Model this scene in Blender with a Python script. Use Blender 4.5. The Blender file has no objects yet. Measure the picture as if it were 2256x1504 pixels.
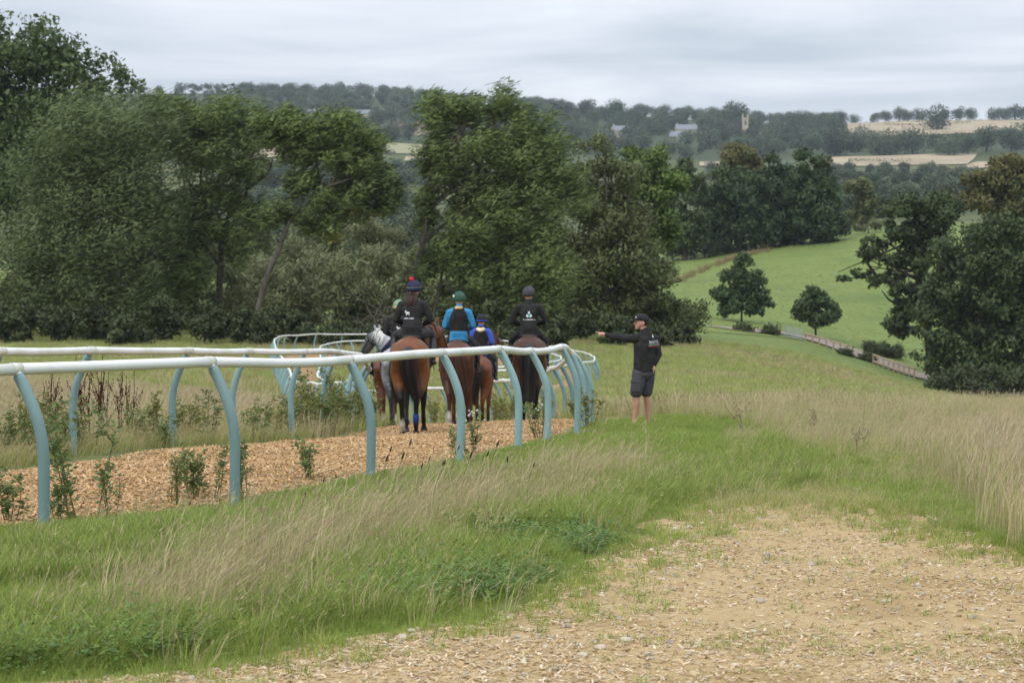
import bpy, bmesh, math, random
import numpy as np
from mathutils import Vector, Matrix
from mathutils.bvhtree import BVHTree

R = math.radians
SC = bpy.context.scene
COL = SC.collection

# ------------------------------------------------------------------ camera
F_PX, CX, CY, HOR = 5081.0, 1128.0, 752.0, 480.0      # focal length, centre and eye level in picture units
EYE = 1.62
PITCH = math.atan((CY - HOR) / F_PX)
cam_d = bpy.data.cameras.new('camera')
cam = bpy.data.objects.new('camera', cam_d)
COL.objects.link(cam)
cam_d.sensor_width = 36.0
cam_d.lens = 36.0 * F_PX / 2256.0
cam_d.clip_start, cam_d.clip_end = 0.1, 12000
cam.location = (0, 0, EYE)
cam.rotation_euler = (math.pi / 2 - PITCH, 0, 0)
cam_d.dof.use_dof = True
cam_d.dof.focus_distance = 19.0
cam_d.dof.aperture_fstop = 6.6
SC.camera = cam

# ------------------------------------------------------------------ sky
SUN_EL, SUN_AZ = R(52), R(215)        # azimuth clockwise from +Y
w = bpy.data.worlds.new('World'); SC.world = w; w.use_nodes = True
nt = w.node_tree; nt.nodes.clear()
def N(tree, kind, **kw):
    n = tree.nodes.new(kind)
    for k, v in kw.items():
        if k.startswith('i_'):
            n.inputs[k[2:].replace('_', ' ')].default_value = v
        else:
            setattr(n, k, v)
    return n
L = nt.links.new
out = N(nt, 'ShaderNodeOutputWorld')
bg = N(nt, 'ShaderNodeBackground'); bg.inputs['Strength'].default_value = 0.1
sky = N(nt, 'ShaderNodeTexSky', sky_type='NISHITA', sun_disc=False, sun_elevation=SUN_EL, sun_rotation=SUN_AZ, air_density=1.0, dust_density=2.0)
tc = N(nt, 'ShaderNodeTexCoord')
sep = N(nt, 'ShaderNodeSeparateXYZ'); L(tc.outputs['Generated'], sep.inputs[0])
zc = N(nt, 'ShaderNodeMath', operation='MAXIMUM'); L(sep.outputs['Z'], zc.inputs[0]); zc.inputs[1].default_value = 0.0
za = N(nt, 'ShaderNodeMath', operation='ADD'); L(zc.outputs[0], za.inputs[0]); za.inputs[1].default_value = 0.035
dx = N(nt, 'ShaderNodeMath', operation='DIVIDE'); L(sep.outputs['X'], dx.inputs[0]); L(za.outputs[0], dx.inputs[1])
dy = N(nt, 'ShaderNodeMath', operation='DIVIDE'); L(sep.outputs['Y'], dy.inputs[0]); L(za.outputs[0], dy.inputs[1])
cmb = N(nt, 'ShaderNodeCombineXYZ'); L(dx.outputs[0], cmb.inputs[0]); L(dy.outputs[0], cmb.inputs[1])
# layered stratus deck: long soft rolls of cloud seen at a grazing angle
mp = N(nt, 'ShaderNodeMapping'); L(cmb.outputs[0], mp.inputs[0]); mp.inputs['Scale'].default_value = (0.62, 0.40, 1); mp.inputs['Rotation'].default_value = (0, 0, R(9))
mp.inputs['Location'].default_value = (3.1, 1.7, 0)
n1 = N(nt, 'ShaderNodeTexNoise'); L(mp.outputs[0], n1.inputs['Vector'])
n1.inputs['Scale'].default_value = 1.0; n1.inputs['Detail'].default_value = 6; n1.inputs['Roughness'].default_value = 0.5; n1.inputs['Distortion'].default_value = 0.35
r1 = N(nt, 'ShaderNodeValToRGB'); L(n1.outputs['Fac'], r1.inputs[0])
r1.color_ramp.elements[0].position = 0.36; r1.color_ramp.elements[0].color = (5.1, 5.7, 6.6, 1)
r1.color_ramp.elements[1].position = 0.66; r1.color_ramp.elements[1].color = (8.1, 8.5, 9.15, 1)
# an overcast dome is brighter towards the zenith
up = N(nt, 'ShaderNodeMath', operation='MULTIPLY_ADD'); L(zc.outputs[0], up.inputs[0]); up.inputs[1].default_value = 1.5; up.inputs[2].default_value = 1.0
vm = N(nt, 'ShaderNodeVectorMath', operation='SCALE'); L(r1.outputs[0], vm.inputs[0]); L(up.outputs[0], vm.inputs['Scale'])
mx = N(nt, 'ShaderNodeMix', data_type='RGBA'); mx.inputs['Factor'].default_value = 0.93
L(sky.outputs[0], mx.inputs[6]); L(vm.outputs[0], mx.inputs[7])
L(mx.outputs[2], bg.inputs[0]); L(bg.outputs[0], out.inputs[0])

sun_d = bpy.data.lights.new('sun', 'SUN'); sun = bpy.data.objects.new('sun', sun_d); COL.objects.link(sun)
sun_d.energy = 1.3; sun_d.angle = R(24); sun_d.color = (1.0, 0.965, 0.91)
sd = Vector((math.sin(SUN_AZ) * math.cos(SUN_EL), math.cos(SUN_AZ) * math.cos(SUN_EL), math.sin(SUN_EL)))
sun.rotation_euler = sd.to_track_quat('Z', 'Y').to_euler()
sun.location = (-30, -30, 60)

SC.view_settings.view_transform = 'Standard'; SC.view_settings.look = 'None'
SC.view_settings.exposure = 0.12; SC.view_settings.gamma = 1.0; SC.view_settings.use_curve_mapping = False
SC.render.engine = 'CYCLES'
SC.cycles.use_denoising = True
SC.cycles.max_bounces = 4; SC.cycles.diffuse_bounces = 2; SC.cycles.glossy_bounces = 2; SC.cycles.transmission_bounces = 2
SC.cycles.volume_bounces = 0; SC.cycles.transparent_max_bounces = 8

# ------------------------------------------------------------------ helpers
def at(px, py, d):
    """a point of the place from a measured bearing, height angle and distance"""
    x = (px - CX) / F_PX; yu = (CY - py) / F_PX
    c, s = math.cos(PITCH), math.sin(PITCH)
    dirv = np.array([x, c + yu * s, -s + yu * c])
    t = d / dirv[1]
    return np.array([dirv[0] * t, d, EYE + dirv[2] * t])

class MB:
    """collects vertices and faces, then links them as one mesh"""
    def __init__(s): s.v = []; s.f = []; s.m = []; s.n = 0; s.c = []; s.vn = []
    def add(s, v, f, mat=0, col=None):
        v = np.asarray(v, float)
        s.v.append(v)
        for a in f:
            a = np.asarray(a, int)
            if len(a): s.f.append(a + s.n); s.m.append(np.full(len(a), mat))
        s.n += len(v)
        if col is not None:
            c = np.asarray(col, float)
            if c.ndim == 1: c = np.tile(c, (len(v), 1))
            s.c.append(c)
        return s
    def mesh(s, name, mats, smooth=True):
        return raw_mesh(name, np.concatenate(s.v), s.f, mats, np.concatenate(s.m) if s.m else None, smooth, np.concatenate(s.c) if s.c else None)

def raw_mesh(name, V, faces, mats, mi=None, smooth=True, col=None, vn=None):
    me = bpy.data.meshes.new(name)
    faces = [np.asarray(f, np.int32) for f in faces if len(f)]
    cnt = np.concatenate([np.full(len(f), f.shape[1], np.int32) for f in faces])
    flat = np.concatenate([f.ravel() for f in faces]).astype(np.int32)
    me.vertices.add(len(V)); me.vertices.foreach_set('co', np.asarray(V, np.float32).ravel())
    me.loops.add(len(flat)); me.loops.foreach_set('vertex_index', flat)
    me.polygons.add(len(cnt))
    st = np.zeros(len(cnt), np.int32); st[1:] = np.cumsum(cnt)[:-1]
    me.polygons.foreach_set('loop_start', st); me.polygons.foreach_set('loop_total', cnt)
    for m in (mats if isinstance(mats, (list, tuple)) else [mats]): me.materials.append(m)
    if mi is not None and len(me.materials) > 1: me.polygons.foreach_set('material_index', np.asarray(mi, np.int32))
    me.polygons.foreach_set('use_smooth', np.full(len(cnt), bool(smooth)))
    if col is not None:
        a = me.attributes.new('col', 'FLOAT_COLOR', 'POINT')
        c = np.ones((len(V), 4), np.float32); c[:, :3] = col
        a.data.foreach_set('color', c.ravel())
    me.update(calc_edges=True); me.validate()
    if vn is not None: me.normals_split_custom_set_from_vertices(np.asarray(vn, np.float32))
    return me

def obj(name, me, parent=None, loc=None):
    o = bpy.data.objects.new(name, me); COL.objects.link(o)
    if parent is not None: o.parent = parent
    if loc is not None: o.location = loc
    return o
def empty(name, loc=(0, 0, 0), rz=0.0):
    o = bpy.data.objects.new(name, None); COL.objects.link(o)
    o.location = loc; o.rotation_euler = (0, 0, rz); o.empty_display_size = 0.2
    return o
def tag(o, label, cat, group=None, kind=None):
    o['label'] = label; o['category'] = cat
    if group: o['group'] = group
    if kind: o['kind'] = kind
    return o
def copy_tree(o, parent=None):
    c = o.copy(); COL.objects.link(c); c.parent = parent
    for ch in list(o.children): copy_tree(ch, c)
    return c

def unit(a, axis=-1):
    a = np.asarray(a, float); return a / np.maximum(np.linalg.norm(a, axis=axis, keepdims=True), 1e-9)

def tube(pts, rad, seg=8, side=None, cap=True):
    """loft along a polyline; rad: floats or (ra, rb) pairs, ra along side"""
    P = np.asarray(pts, float); n = len(P)
    rr = np.array([(r, r) if np.isscalar(r) else r for r in rad], float)
    T = np.zeros_like(P); T[1:-1] = P[2:] - P[:-2]; T[0] = P[1] - P[0]; T[-1] = P[-1] - P[-2]; T = unit(T)
    u = np.array(side if side is not None else (1, 0, 0) if abs(T[0][0]) < 0.9 else (0, 1, 0), float)
    a = np.linspace(0, 2 * np.pi, seg, endpoint=False)
    if cap:       # rounded ends
        P = np.vstack([P[0] - T[0] * rr[0].min() * 0.7, P[0] - T[0] * rr[0].min() * 0.45, P, P[-1] + T[-1] * rr[-1].min() * 0.45, P[-1] + T[-1] * rr[-1].min() * 0.7])
        rr = np.vstack([rr[0] * 0.25, rr[0] * 0.75, rr, rr[-1] * 0.75, rr[-1] * 0.25]); T = np.vstack([T[0], T[0], T, T[-1], T[-1]]); n += 4
    V = np.zeros((n, seg, 3))
    for i in range(n):
        uu = u - T[i] * np.dot(u, T[i]); uu = uu / max(np.linalg.norm(uu), 1e-9)
        vv = np.cross(T[i], uu)
        V[i] = P[i] + np.outer(np.cos(a) * rr[i][0], uu) + np.outer(np.sin(a) * rr[i][1], vv)
        if side is None: u = uu
    i, j = np.meshgrid(np.arange(n - 1), np.arange(seg), indexing='ij')
    k = (j + 1) % seg
    q = np.stack([i * seg + j, i * seg + k, (i + 1) * seg + k, (i + 1) * seg + j], -1).reshape(-1, 4)
    V = V.reshape(-1, 3)
    c0, c1 = len(V), len(V) + 1
    V = np.vstack([V, P[0], P[-1]])
    jj = np.arange(seg); kk = (jj + 1) % seg
    t0 = np.stack([np.full(seg, c0), kk, jj], -1); b = (n - 1) * seg
    t1 = np.stack([np.full(seg, c1), b + jj, b + kk], -1)
    return V, [q, np.vstack([t0, t1])]

def spline(pts, n=8):
    P = np.asarray(pts, float)
    if len(P) < 3: return P
    Q = np.vstack([2 * P[0] - P[1], P, 2 * P[-1] - P[-2]]); o = []
    for i in range(1, len(Q) - 2):
        for t in np.linspace(0, 1, n, endpoint=False):
            a, b, c, d = Q[i - 1], Q[i], Q[i + 1], Q[i + 2]
            o.append(0.5 * ((2 * b) + (c - a) * t + (2 * a - 5 * b + 4 * c - d) * t * t + (-a + 3 * b - 3 * c + d) * t ** 3))
    o.append(P[-1]); return np.array(o)

def box(c, s, rz=0.0):
    x, y, z = np.array(s) / 2.0
    V = np.array([(-x, -y, -z), (x, -y, -z), (x, y, -z), (-x, y, -z), (-x, -y, z), (x, -y, z), (x, y, z), (-x, y, z)])
    co, si = math.cos(rz), math.sin(rz)
    V = np.stack([V[:, 0] * co - V[:, 1] * si, V[:, 0] * si + V[:, 1] * co, V[:, 2]], -1) + np.array(c)
    return V, [np.array([(0, 3, 2, 1), (4, 5, 6, 7), (0, 1, 5, 4), (1, 2, 6, 5), (2, 3, 7, 6), (3, 0, 4, 7)])]

def ball(c, r, seg=14, ring=9):
    r = np.array(r if not np.isscalar(r) else (r, r, r), float)
    th = np.linspace(0, np.pi, ring); ph = np.linspace(0, 2 * np.pi, seg, endpoint=False)
    V = np.array([(np.sin(t) * np.cos(p), np.sin(t) * np.sin(p), np.cos(t)) for t in th for p in ph]) * r + np.array(c)
    i, j = np.meshgrid(np.arange(ring - 1), np.arange(seg), indexing='ij'); k = (j + 1) % seg
    return V, [np.stack([i * seg + j, (i + 1) * seg + j, (i + 1) * seg + k, i * seg + k], -1).reshape(-1, 4)]

def remesh(name, mb, mats, voxel, smooth=4):
    """fuse overlapping lofts into one continuous surface"""
    me = mb.mesh(name + '_raw', mats[:1] if isinstance(mats, list) else mats)
    bm = bmesh.new(); bm.from_mesh(me); bmesh.ops.remove_doubles(bm, verts=bm.verts, dist=1e-5); bm.to_mesh(me); bm.free()
    o = bpy.data.objects.new('tmp', me); COL.objects.link(o)
    m = o.modifiers.new('r', 'REMESH'); m.mode = 'VOXEL'; m.voxel_size = voxel; m.use_smooth_shade = True
    s = o.modifiers.new('s', 'SMOOTH'); s.factor = 0.5; s.iterations = smooth
    dg = bpy.context.evaluated_depsgraph_get()
    res = bpy.data.meshes.new_from_object(o.evaluated_get(dg)); res.name = name
    bpy.data.objects.remove(o); bpy.data.meshes.remove(me)
    res.materials.clear()
    for mm in (mats if isinstance(mats, list) else [mats]): res.materials.append(mm)
    res.polygons.foreach_set('use_smooth', np.full(len(res.polygons), True))
    return res
def coords(me):
    a = np.zeros(len(me.vertices) * 3, np.float32); me.vertices.foreach_get('co', a); return a.reshape(-1, 3)
def paint(me, cols):
    a = me.attributes.get('col') or me.attributes.new('col', 'FLOAT_COLOR', 'POINT')
    c = np.ones((len(me.vertices), 4), np.float32); c[:, :3] = cols; a.data.foreach_set('color', c.ravel())

def vnoise(x, y, seed=0):
    """smooth value noise, -1..1"""
    xi, yi = np.floor(x).astype(int), np.floor(y).astype(int); fx, fy = x - xi, y - yi
    fx, fy = fx * fx * (3 - 2 * fx), fy * fy * (3 - 2 * fy)
    def h(a, b):
        n = (a * 374761393 + b * 668265263 + seed * 1442695041) & 0x7fffffff
        n = ((n ^ (n >> 13)) * 1274126177) & 0x7fffffff
        return ((n ^ (n >> 16)) & 0xffff) / 32767.5 - 1.0
    return (h(xi, yi) * (1 - fx) + h(xi + 1, yi) * fx) * (1 - fy) + (h(xi, yi + 1) * (1 - fx) + h(xi + 1, yi + 1) * fx) * fy
def fbm(x, y, seed=0, o=3):
    return sum(vnoise(x * 2 ** k, y * 2 ** k, seed + k) * 0.5 ** k for k in range(o)) / (2 - 0.5 ** (o - 1))
def sstep(a, b, x):
    t = np.clip((x - a) / (b - a), 0, 1); return t * t * (3 - 2 * t)
def inpoly(x, y, poly):
    p = np.asarray(poly, float); res = np.zeros(np.shape(x), bool); j = len(p) - 1
    for i in range(len(p)):
        c = ((p[i, 1] > y) != (p[j, 1] > y)) & (x < (p[j, 0] - p[i, 0]) * (y - p[i, 1]) / (p[j, 1] - p[i, 1] + 1e-12) + p[i, 0])
        res ^= c; j = i
    return res
def seg_dist(x, y, line):
    p = np.asarray(line, float); best = np.full(np.shape(x), 1e9)
    for a, b in zip(p[:-1], p[1:]):
        ab = b - a; t = np.clip(((x - a[0]) * ab[0] + (y - a[1]) * ab[1]) / (ab @ ab + 1e-12), 0, 1)
        best = np.minimum(best, np.hypot(x - a[0] - t * ab[0], y - a[1] - t * ab[1]))
    return best

# ------------------------------------------------------------------ materials
def mat_new(name):
    m = bpy.data.materials.new(name); m.use_nodes = True; t = m.node_tree; t.nodes.clear()
    o = N(t, 'ShaderNodeOutputMaterial'); b = N(t, 'ShaderNodeBsdfPrincipled'); t.links.new(b.outputs[0], o.inputs[0])
    return m, t, b, o
def setspec(b, rough, spec=0.3):
    b.inputs['Roughness'].default_value = rough; b.inputs['Specular IOR Level'].default_value = spec
def noise_mix(t, c1, c2, scale, lo=0.35, hi=0.65, detail=4, coord='Object', stretch=(1, 1, 1)):
    tcn = N(t, 'ShaderNodeTexCoord'); m = N(t, 'ShaderNodeMapping'); t.links.new(tcn.outputs[coord], m.inputs[0]); m.inputs['Scale'].default_value = stretch
    n = N(t, 'ShaderNodeTexNoise'); t.links.new(m.outputs[0], n.inputs['Vector']); n.inputs['Scale'].default_value = scale; n.inputs['Detail'].default_value = detail
    r = N(t, 'ShaderNodeMapRange'); t.links.new(n.outputs['Fac'], r.inputs[0]); r.inputs[1].default_value = lo; r.inputs[2].default_value = hi
    x = N(t, 'ShaderNodeMix', data_type='RGBA'); t.links.new(r.outputs[0], x.inputs[0])
    for k, c in ((6, c1), (7, c2)):
        if isinstance(c, (tuple, list)): x.inputs[k].default_value = (*c[:3], 1)
        else: t.links.new(c, x.inputs[k])
    return x.outputs[2]
def bump(t, b, scale, strength, dist=0.01, detail=4, coord='Object'):
    tcn = N(t, 'ShaderNodeTexCoord'); n = N(t, 'ShaderNodeTexNoise'); t.links.new(tcn.outputs[coord], n.inputs['Vector'])
    n.inputs['Scale'].default_value = scale; n.inputs['Detail'].default_value = detail
    bp = N(t, 'ShaderNodeBump'); t.links.new(n.outputs['Fac'], bp.inputs['Height']); bp.inputs['Strength'].default_value = strength; bp.inputs['Distance'].default_value = dist
    t.links.new(bp.outputs[0], b.inputs['Normal'])
def plain(name, c1, c2=None, scale=8.0, rough=0.7, spec=0.25, bmp=None, lo=0.35, hi=0.65, stretch=(1, 1, 1)):
    m, t, b, o = mat_new(name); setspec(b, rough, spec)
    t.links.new(noise_mix(t, c1, c2 or tuple(x * 0.8 for x in c1), scale, lo, hi, stretch=stretch), b.inputs['Base Color'])
    if bmp: bump(t, b, bmp[0], bmp[1], bmp[2])
    return m
def leafmat(name, c1, c2, c3=None, transl=0.25, rough=0.55, nscale=0.25, objrand=0.0, spec=0.25):
    """leaves: each leaf takes its own tint; slow drift through the crown; some light passes through"""
    m, t, b, o = mat_new(name); setspec(b, rough, spec)
    g = N(t, 'ShaderNodeNewGeometry')
    x = N(t, 'ShaderNodeMix', data_type='RGBA'); t.links.new(g.outputs['Random Per Island'], x.inputs[0])
    x.inputs[6].default_value = (*c1, 1); x.inputs[7].default_value = (*c2, 1)
    c = x.outputs[2]
    if c3: c = noise_mix(t, c, c3, nscale, 0.5, 0.72, 3)
    if objrand:
        oi = N(t, 'ShaderNodeObjectInfo'); mr = N(t, 'ShaderNodeMapRange'); t.links.new(oi.outputs['Random'], mr.inputs[0]); mr.inputs[3].default_value = 1 - objrand; mr.inputs[4].default_value = 1 + objrand
        hs = N(t, 'ShaderNodeHueSaturation'); t.links.new(mr.outputs[0], hs.inputs['Value']); t.links.new(c, hs.inputs['Color'])
        m2 = N(t, 'ShaderNodeMapRange'); ml = N(t, 'ShaderNodeMath', operation='FRACT'); m5 = N(t, 'ShaderNodeMath', operation='MULTIPLY'); m5.inputs[1].default_value = 7.31
        t.links.new(oi.outputs['Random'], m5.inputs[0]); t.links.new(m5.outputs[0], ml.inputs[0]); t.links.new(ml.outputs[0], m2.inputs[0])
        m2.inputs[3].default_value = 0.5 - objrand * 0.09; m2.inputs[4].default_value = 0.5 + objrand * 0.07
        t.links.new(m2.outputs[0], hs.inputs['Hue'])
        c = hs.outputs[0]
    t.links.new(c, b.inputs['Base Color'])
    tr = N(t, 'ShaderNodeBsdfTranslucent'); t.links.new(c, tr.inputs[0])
    mxs = N(t, 'ShaderNodeMixShader'); mxs.inputs[0].default_value = transl
    t.links.new(b.outputs[0], mxs.inputs[1]); t.links.new(tr.outputs[0], mxs.inputs[2]); t.links.new(mxs.outputs[0], o.inputs[0])
    return m
def colmat(name, rough=0.7, spec=0.2, transl=0.0, objrand=0.0, nscale=None, namt=0.25, bmp=None, sheen=0.0):
    """colour from the mesh's own paint"""
    m, t, b, o = mat_new(name); setspec(b, rough, spec)
    a = N(t, 'ShaderNodeAttribute', attribute_name='col'); c = a.outputs['Color']
    if nscale:
        h = N(t, 'ShaderNodeHueSaturation'); t.links.new(c, h.inputs['Color']); tcn = N(t, 'ShaderNodeTexCoord')
        n = N(t, 'ShaderNodeTexNoise'); n.inputs['Scale'].default_value = nscale; n.inputs['Detail'].default_value = 5; t.links.new(tcn.outputs['Object'], n.inputs['Vector'])
        mr = N(t, 'ShaderNodeMapRange'); t.links.new(n.outputs['Fac'], mr.inputs[0]); mr.inputs[1].default_value = 0.3; mr.inputs[2].default_value = 0.7; mr.inputs[3].default_value = 1 - namt; mr.inputs[4].default_value = 1 + namt
        t.links.new(mr.outputs[0], h.inputs['Value']); c = h.outputs[0]
    if objrand:
        oi = N(t, 'ShaderNodeObjectInfo'); mr = N(t, 'ShaderNodeMapRange'); t.links.new(oi.outputs['Random'], mr.inputs[0]); mr.inputs[3].default_value = 1 - objrand; mr.inputs[4].default_value = 1 + objrand
        hs = N(t, 'ShaderNodeHueSaturation'); t.links.new(mr.outputs[0], hs.inputs['Value']); t.links.new(c, hs.inputs['Color']); c = hs.outputs[0]
    t.links.new(c, b.inputs['Base Color'])
    if bmp: bump(t, b, *bmp)
    if sheen: b.inputs['Sheen Weight'].default_value = sheen
    if transl:
        tr = N(t, 'ShaderNodeBsdfTranslucent'); t.links.new(c, tr.inputs[0]); mxs = N(t, 'ShaderNodeMixShader'); mxs.inputs[0].default_value = transl
        t.links.new(b.outputs[0], mxs.inputs[1]); t.links.new(tr.outputs[0], mxs.inputs[2]); t.links.new(mxs.outputs[0], o.inputs[0])
    return m
# ------------------------------------------------------------------ the lie of the land
rng = np.random.default_rng(7)
SLOPE = (711.0 - HOR) / F_PX
# height angle of the ground (picture rows) by bearing (picture columns) and distance, as surveyed from the photograph
T_PX = [-700, 0, 500, 800, 1000, 1200, 1500, 1750, 2000, 2256, 2900]
T_D = {
    30:  [988, 988, 992, 990, 988, 985, 985, 985, 985, 985, 985],
    36:  [962, 962, 966, 967, 965, 947, 939, 938, 938, 936, 936],
    42:  [928, 930, 944, 948, 944, 928, 908, 903, 904, 902, 902],
    52:  [885, 892, 925, 942, 941, 942, 915, 905, 905, 905, 905],
    62:  [865, 872, 915, 942, 943, 940, 915, 910, 910, 905, 905],
    73:  [845, 850, 905, 945, 941, 930, 905, 910, 915, 920, 920],
    86:  [825, 832, 890, 942, 930, 905, 885, 895, 915, 935, 935],
    112: [795, 800, 830, 880, 880, 868, 850, 865, 895, 930, 930],
    132: [780, 785, 800, 830, 845, 842, 825, 845, 880, 925, 925],
    152: [770, 772, 780, 790, 800, 805, 798, 825, 872, 920, 920],
    168: [762, 762, 766, 772, 774, 776, 780, 808, 865, 910, 910],
    190: [742, 742, 740, 738, 736, 738, 755, 785, 855, 895, 895],
    240: [716, 716, 714, 712, 712, 712, 728, 757, 835, 885, 885],
    251: [714, 714, 712, 710, 710, 709, 724, 757, 829, 878, 878],
    267: [711, 711, 709, 707, 705, 703, 712, 740, 800, 850, 850],
    300: [700, 700, 698, 694, 690, 686, 690, 722, 752, 790, 800],
    350: [660, 660, 655, 650, 645, 640, 628, 622, 620, 640, 650],
    400: [600, 600, 600, 595, 590, 585, 566, 536, 508, 503, 505],
    480: [560, 560, 560, 555, 550, 545, 530, 505, 492, 490, 490],
    650: [512, 512, 510, 508, 506, 500, 490, 470, 465, 465, 465],
    900: [452, 452, 450, 450, 448, 446, 442, 436, 432, 432, 432],
    1150: [410, 410, 408, 408, 408, 408, 410, 410, 408, 408, 408],
    1450: [345, 345, 345, 345, 350, 360, 376, 378, 378, 378, 378],
    1570: [325, 325, 322, 322, 330, 345, 358, 358, 356, 355, 355],
    1750: [300, 300, 298, 299, 304, 315, 330, 332, 330, 330, 330],
    1950: [272, 272, 270, 272, 278, 290, 305, 308, 306, 306, 306],
    2150: [252, 250, 246, 249, 256, 266, 278, 286, 283, 281, 281],
    2350: [236, 234, 226, 228, 238, 249, 264, 278, 276, 275, 275],
    2600: [226, 224, 212, 213, 226, 243, 268, 282, 280, 280, 280],
    2800: [224, 222, 210, 211, 226, 248, 276, 290, 288, 288, 288],
    3600: [262, 262, 252, 252, 264, 282, 300, 310, 310, 310, 310]}
_d = np.array(sorted(T_D)); _tab = np.array([T_D[k] for k in _d], float)
_zoff = EYE - (_tab - HOR) / F_PX * _d[:, None] + SLOPE * _d[:, None]       # height above the near slope
_d = np.concatenate([[1, 24], _d]); _zoff = np.vstack([np.zeros((2, len(T_PX))), _zoff])
LU = np.linspace(0, math.log(3600), 420); LP = np.linspace(-700, 2900, 181)
_g = np.array([np.interp(LU, np.log(_d), _zoff[:, k]) for k in range(len(T_PX))]).T
_g = np.array([np.interp(LP, T_PX, row) for row in _g])
for _ in range(3):
    k = np.array([1, 2, 3, 2, 1.0]); k /= k.sum()
    _g = np.array([np.convolve(np.pad(r, 2, mode='edge'), k, 'valid') for r in _g])
    _g = np.array([np.convolve(np.pad(r, 2, mode='edge'), k, 'valid') for r in _g.T]).T
def G(x, y):
    x = np.asarray(x, float); y = np.asarray(y, float)
    r = np.maximum(np.hypot(x, y), 1.0)
    ang = np.arctan2(x, np.maximum(y, 1e-6 + 0 * y)); ang = np.clip(ang, -0.36, 0.36)
    px = np.clip(CX + F_PX * np.tan(ang), -699, 2899)
    u = np.clip(np.log(r), 0, LU[-1] - 1e-6); fi = u / (LU[1] - LU[0]); i = np.minimum(fi.astype(int), len(LU) - 2); fi = fi - i
    gj = (px + 700) / (LP[1] - LP[0]); j = np.minimum(gj.astype(int), len(LP) - 2); gj = gj - j
    off = (_g[i, j] * (1 - fi) + _g[i + 1, j] * fi) * (1 - gj) + (_g[i, j + 1] * (1 - fi) + _g[i + 1, j + 1] * fi) * gj
    front = sstep(-30, 5, y)
    base = -SLOPE * np.where(y > 0, np.maximum(y, r * 0.5), np.maximum(y, -60))
    bumps = 0.05 * fbm(x * 0.45, y * 0.45, 3) * sstep(5, 9, r) * (1 - sstep(200, 300, r)) + 1.5 * fbm(x * 0.012, y * 0.012, 5) * sstep(420, 700, r)
    return base + off * front + bumps
def Gz(x, y): return float(G(np.array([x]), np.array([y]))[0])
def foot(px, d):
    x = (px - CX) / F_PX * d; return np.array([x, d, Gz(x, d)])
def plan(px, py):      # near slope only: a picture point taken as a spot on the ground
    y = 8231.0 / (py - 711.0); return ((px - CX) * y / F_PX, y)

# plan of the place -------------------------------------------------
PATH = [(-9, 5.5), (-5.2, 8.2), (-1.9, 10.38), (-.96, 11.45), (-.31, 12.3), (.2, 14.0), (.78, 16.3), (1.15, 18.4), (1.7, 20.2), (2.4, 21.4), (3.1, 21.6), (3.3, 19.4), (3.35, 17.2), (3.5, 15.8), (4.6, 15.2), (8, 14.4), (13, 14), (13, 3), (-9, 3)]
RB = [(-8.5, 6.5), (-6.4, 11), (-5.0, 15.0), (-3.71, 18.1), (-2.51, 20.7), (-1.46, 23.6), (-.58, 26.3), (.07, 29.2), (.49, 31.8), (.97, 34.3), (1.16, 36.9), (1.34, 39.7), (1.46, 42.8), (1.3, 46.5), (1.08, 51.5), (.35, 60), (-1.0, 71), (-3.4, 81), (-6.4, 90), (-7.9, 97), (-8.8, 108), (-9.9, 122), (-11.2, 138), (-10.6, 147), (-7.5, 151), (-3, 151), (0, 148), (2.0, 142), (2.6, 135), (2.2, 127), (.5, 121), (-3, 119)]
LB = [(-13.5, 9.5), (-10.2, 15), (-7.7, 20), (-6.5, 23.2), (-5.9, 25.6), (-5.35, 28.1), (-4.5, 30.5), (-4.0, 33), (-3.42, 35.5), (-3.15, 38.6), (-3.0, 42), (-3.1, 46), (-3.5, 52), (-4.3, 60), (-5.5, 69), (-7.0, 78), (-8.4, 86), (-9.5, 96), (-11.4, 112), (-13.6, 130), (-15.4, 148), (-15.2, 157), (-12.5, 162), (-8, 164), (-3.5, 163), (0, 159), (2.8, 151), (4.5, 141), (4.9, 131), (4.3, 121), (2.6, 115), (0, 113), (-3, 113)]
RBs, LBs = spline(RB, 10), spline(LB, 10)
MEADOW = None

def grid_sheet(name, a, b, nu, nv, lift, mat, label, cat, edge=0.0, seed=1):
    """ground sheet between two edge lines a and b"""
    def res(p, n):
        p = np.asarray(p, float); s = np.concatenate([[0], np.cumsum(np.hypot(*np.diff(p, axis=0).T))]); t = np.linspace(0, s[-1], n)
        return np.stack([np.interp(t, s, p[:, 0]), np.interp(t, s, p[:, 1])], -1)
    A, B = res(a, nu), res(b, nu)
    t = np.linspace(0, 1, nv)[None, :, None]
    P = A[:, None] * (1 - t) + B[:, None] * t
    x, y = P[..., 0], P[..., 1]
    if edge:
        e = edge * fbm(x * 1.2, y * 1.2, seed); k = (np.abs(t[..., 0] - 0.5) * 2) ** 2
        x = x + e * k; y = y + e * k * 0.4
    z = G(x, y) + (lift(t[..., 0] + 0 * x, x, y) if callable(lift) else lift)
    i, j = np.meshgrid(np.arange(nu - 1), np.arange(nv - 1), indexing='ij')
    q = np.stack([i * nv + j, (i + 1) * nv + j, (i + 1) * nv + j + 1, i * nv + j + 1], -1).reshape(-1, 4)
    V = np.stack([x, y, z], -1).reshape(-1, 3)
    # faces upward
    e1, e2 = V[q[0, 1]] - V[q[0, 0]], V[q[0, 3]] - V[q[0, 0]]
    if np.cross(e1, e2)[2] < 0: q = q[:, ::-1]
    o = obj(name, raw_mesh(name, V, [q], mat)); tag(o, label, cat, kind='structure'); return o

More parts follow.
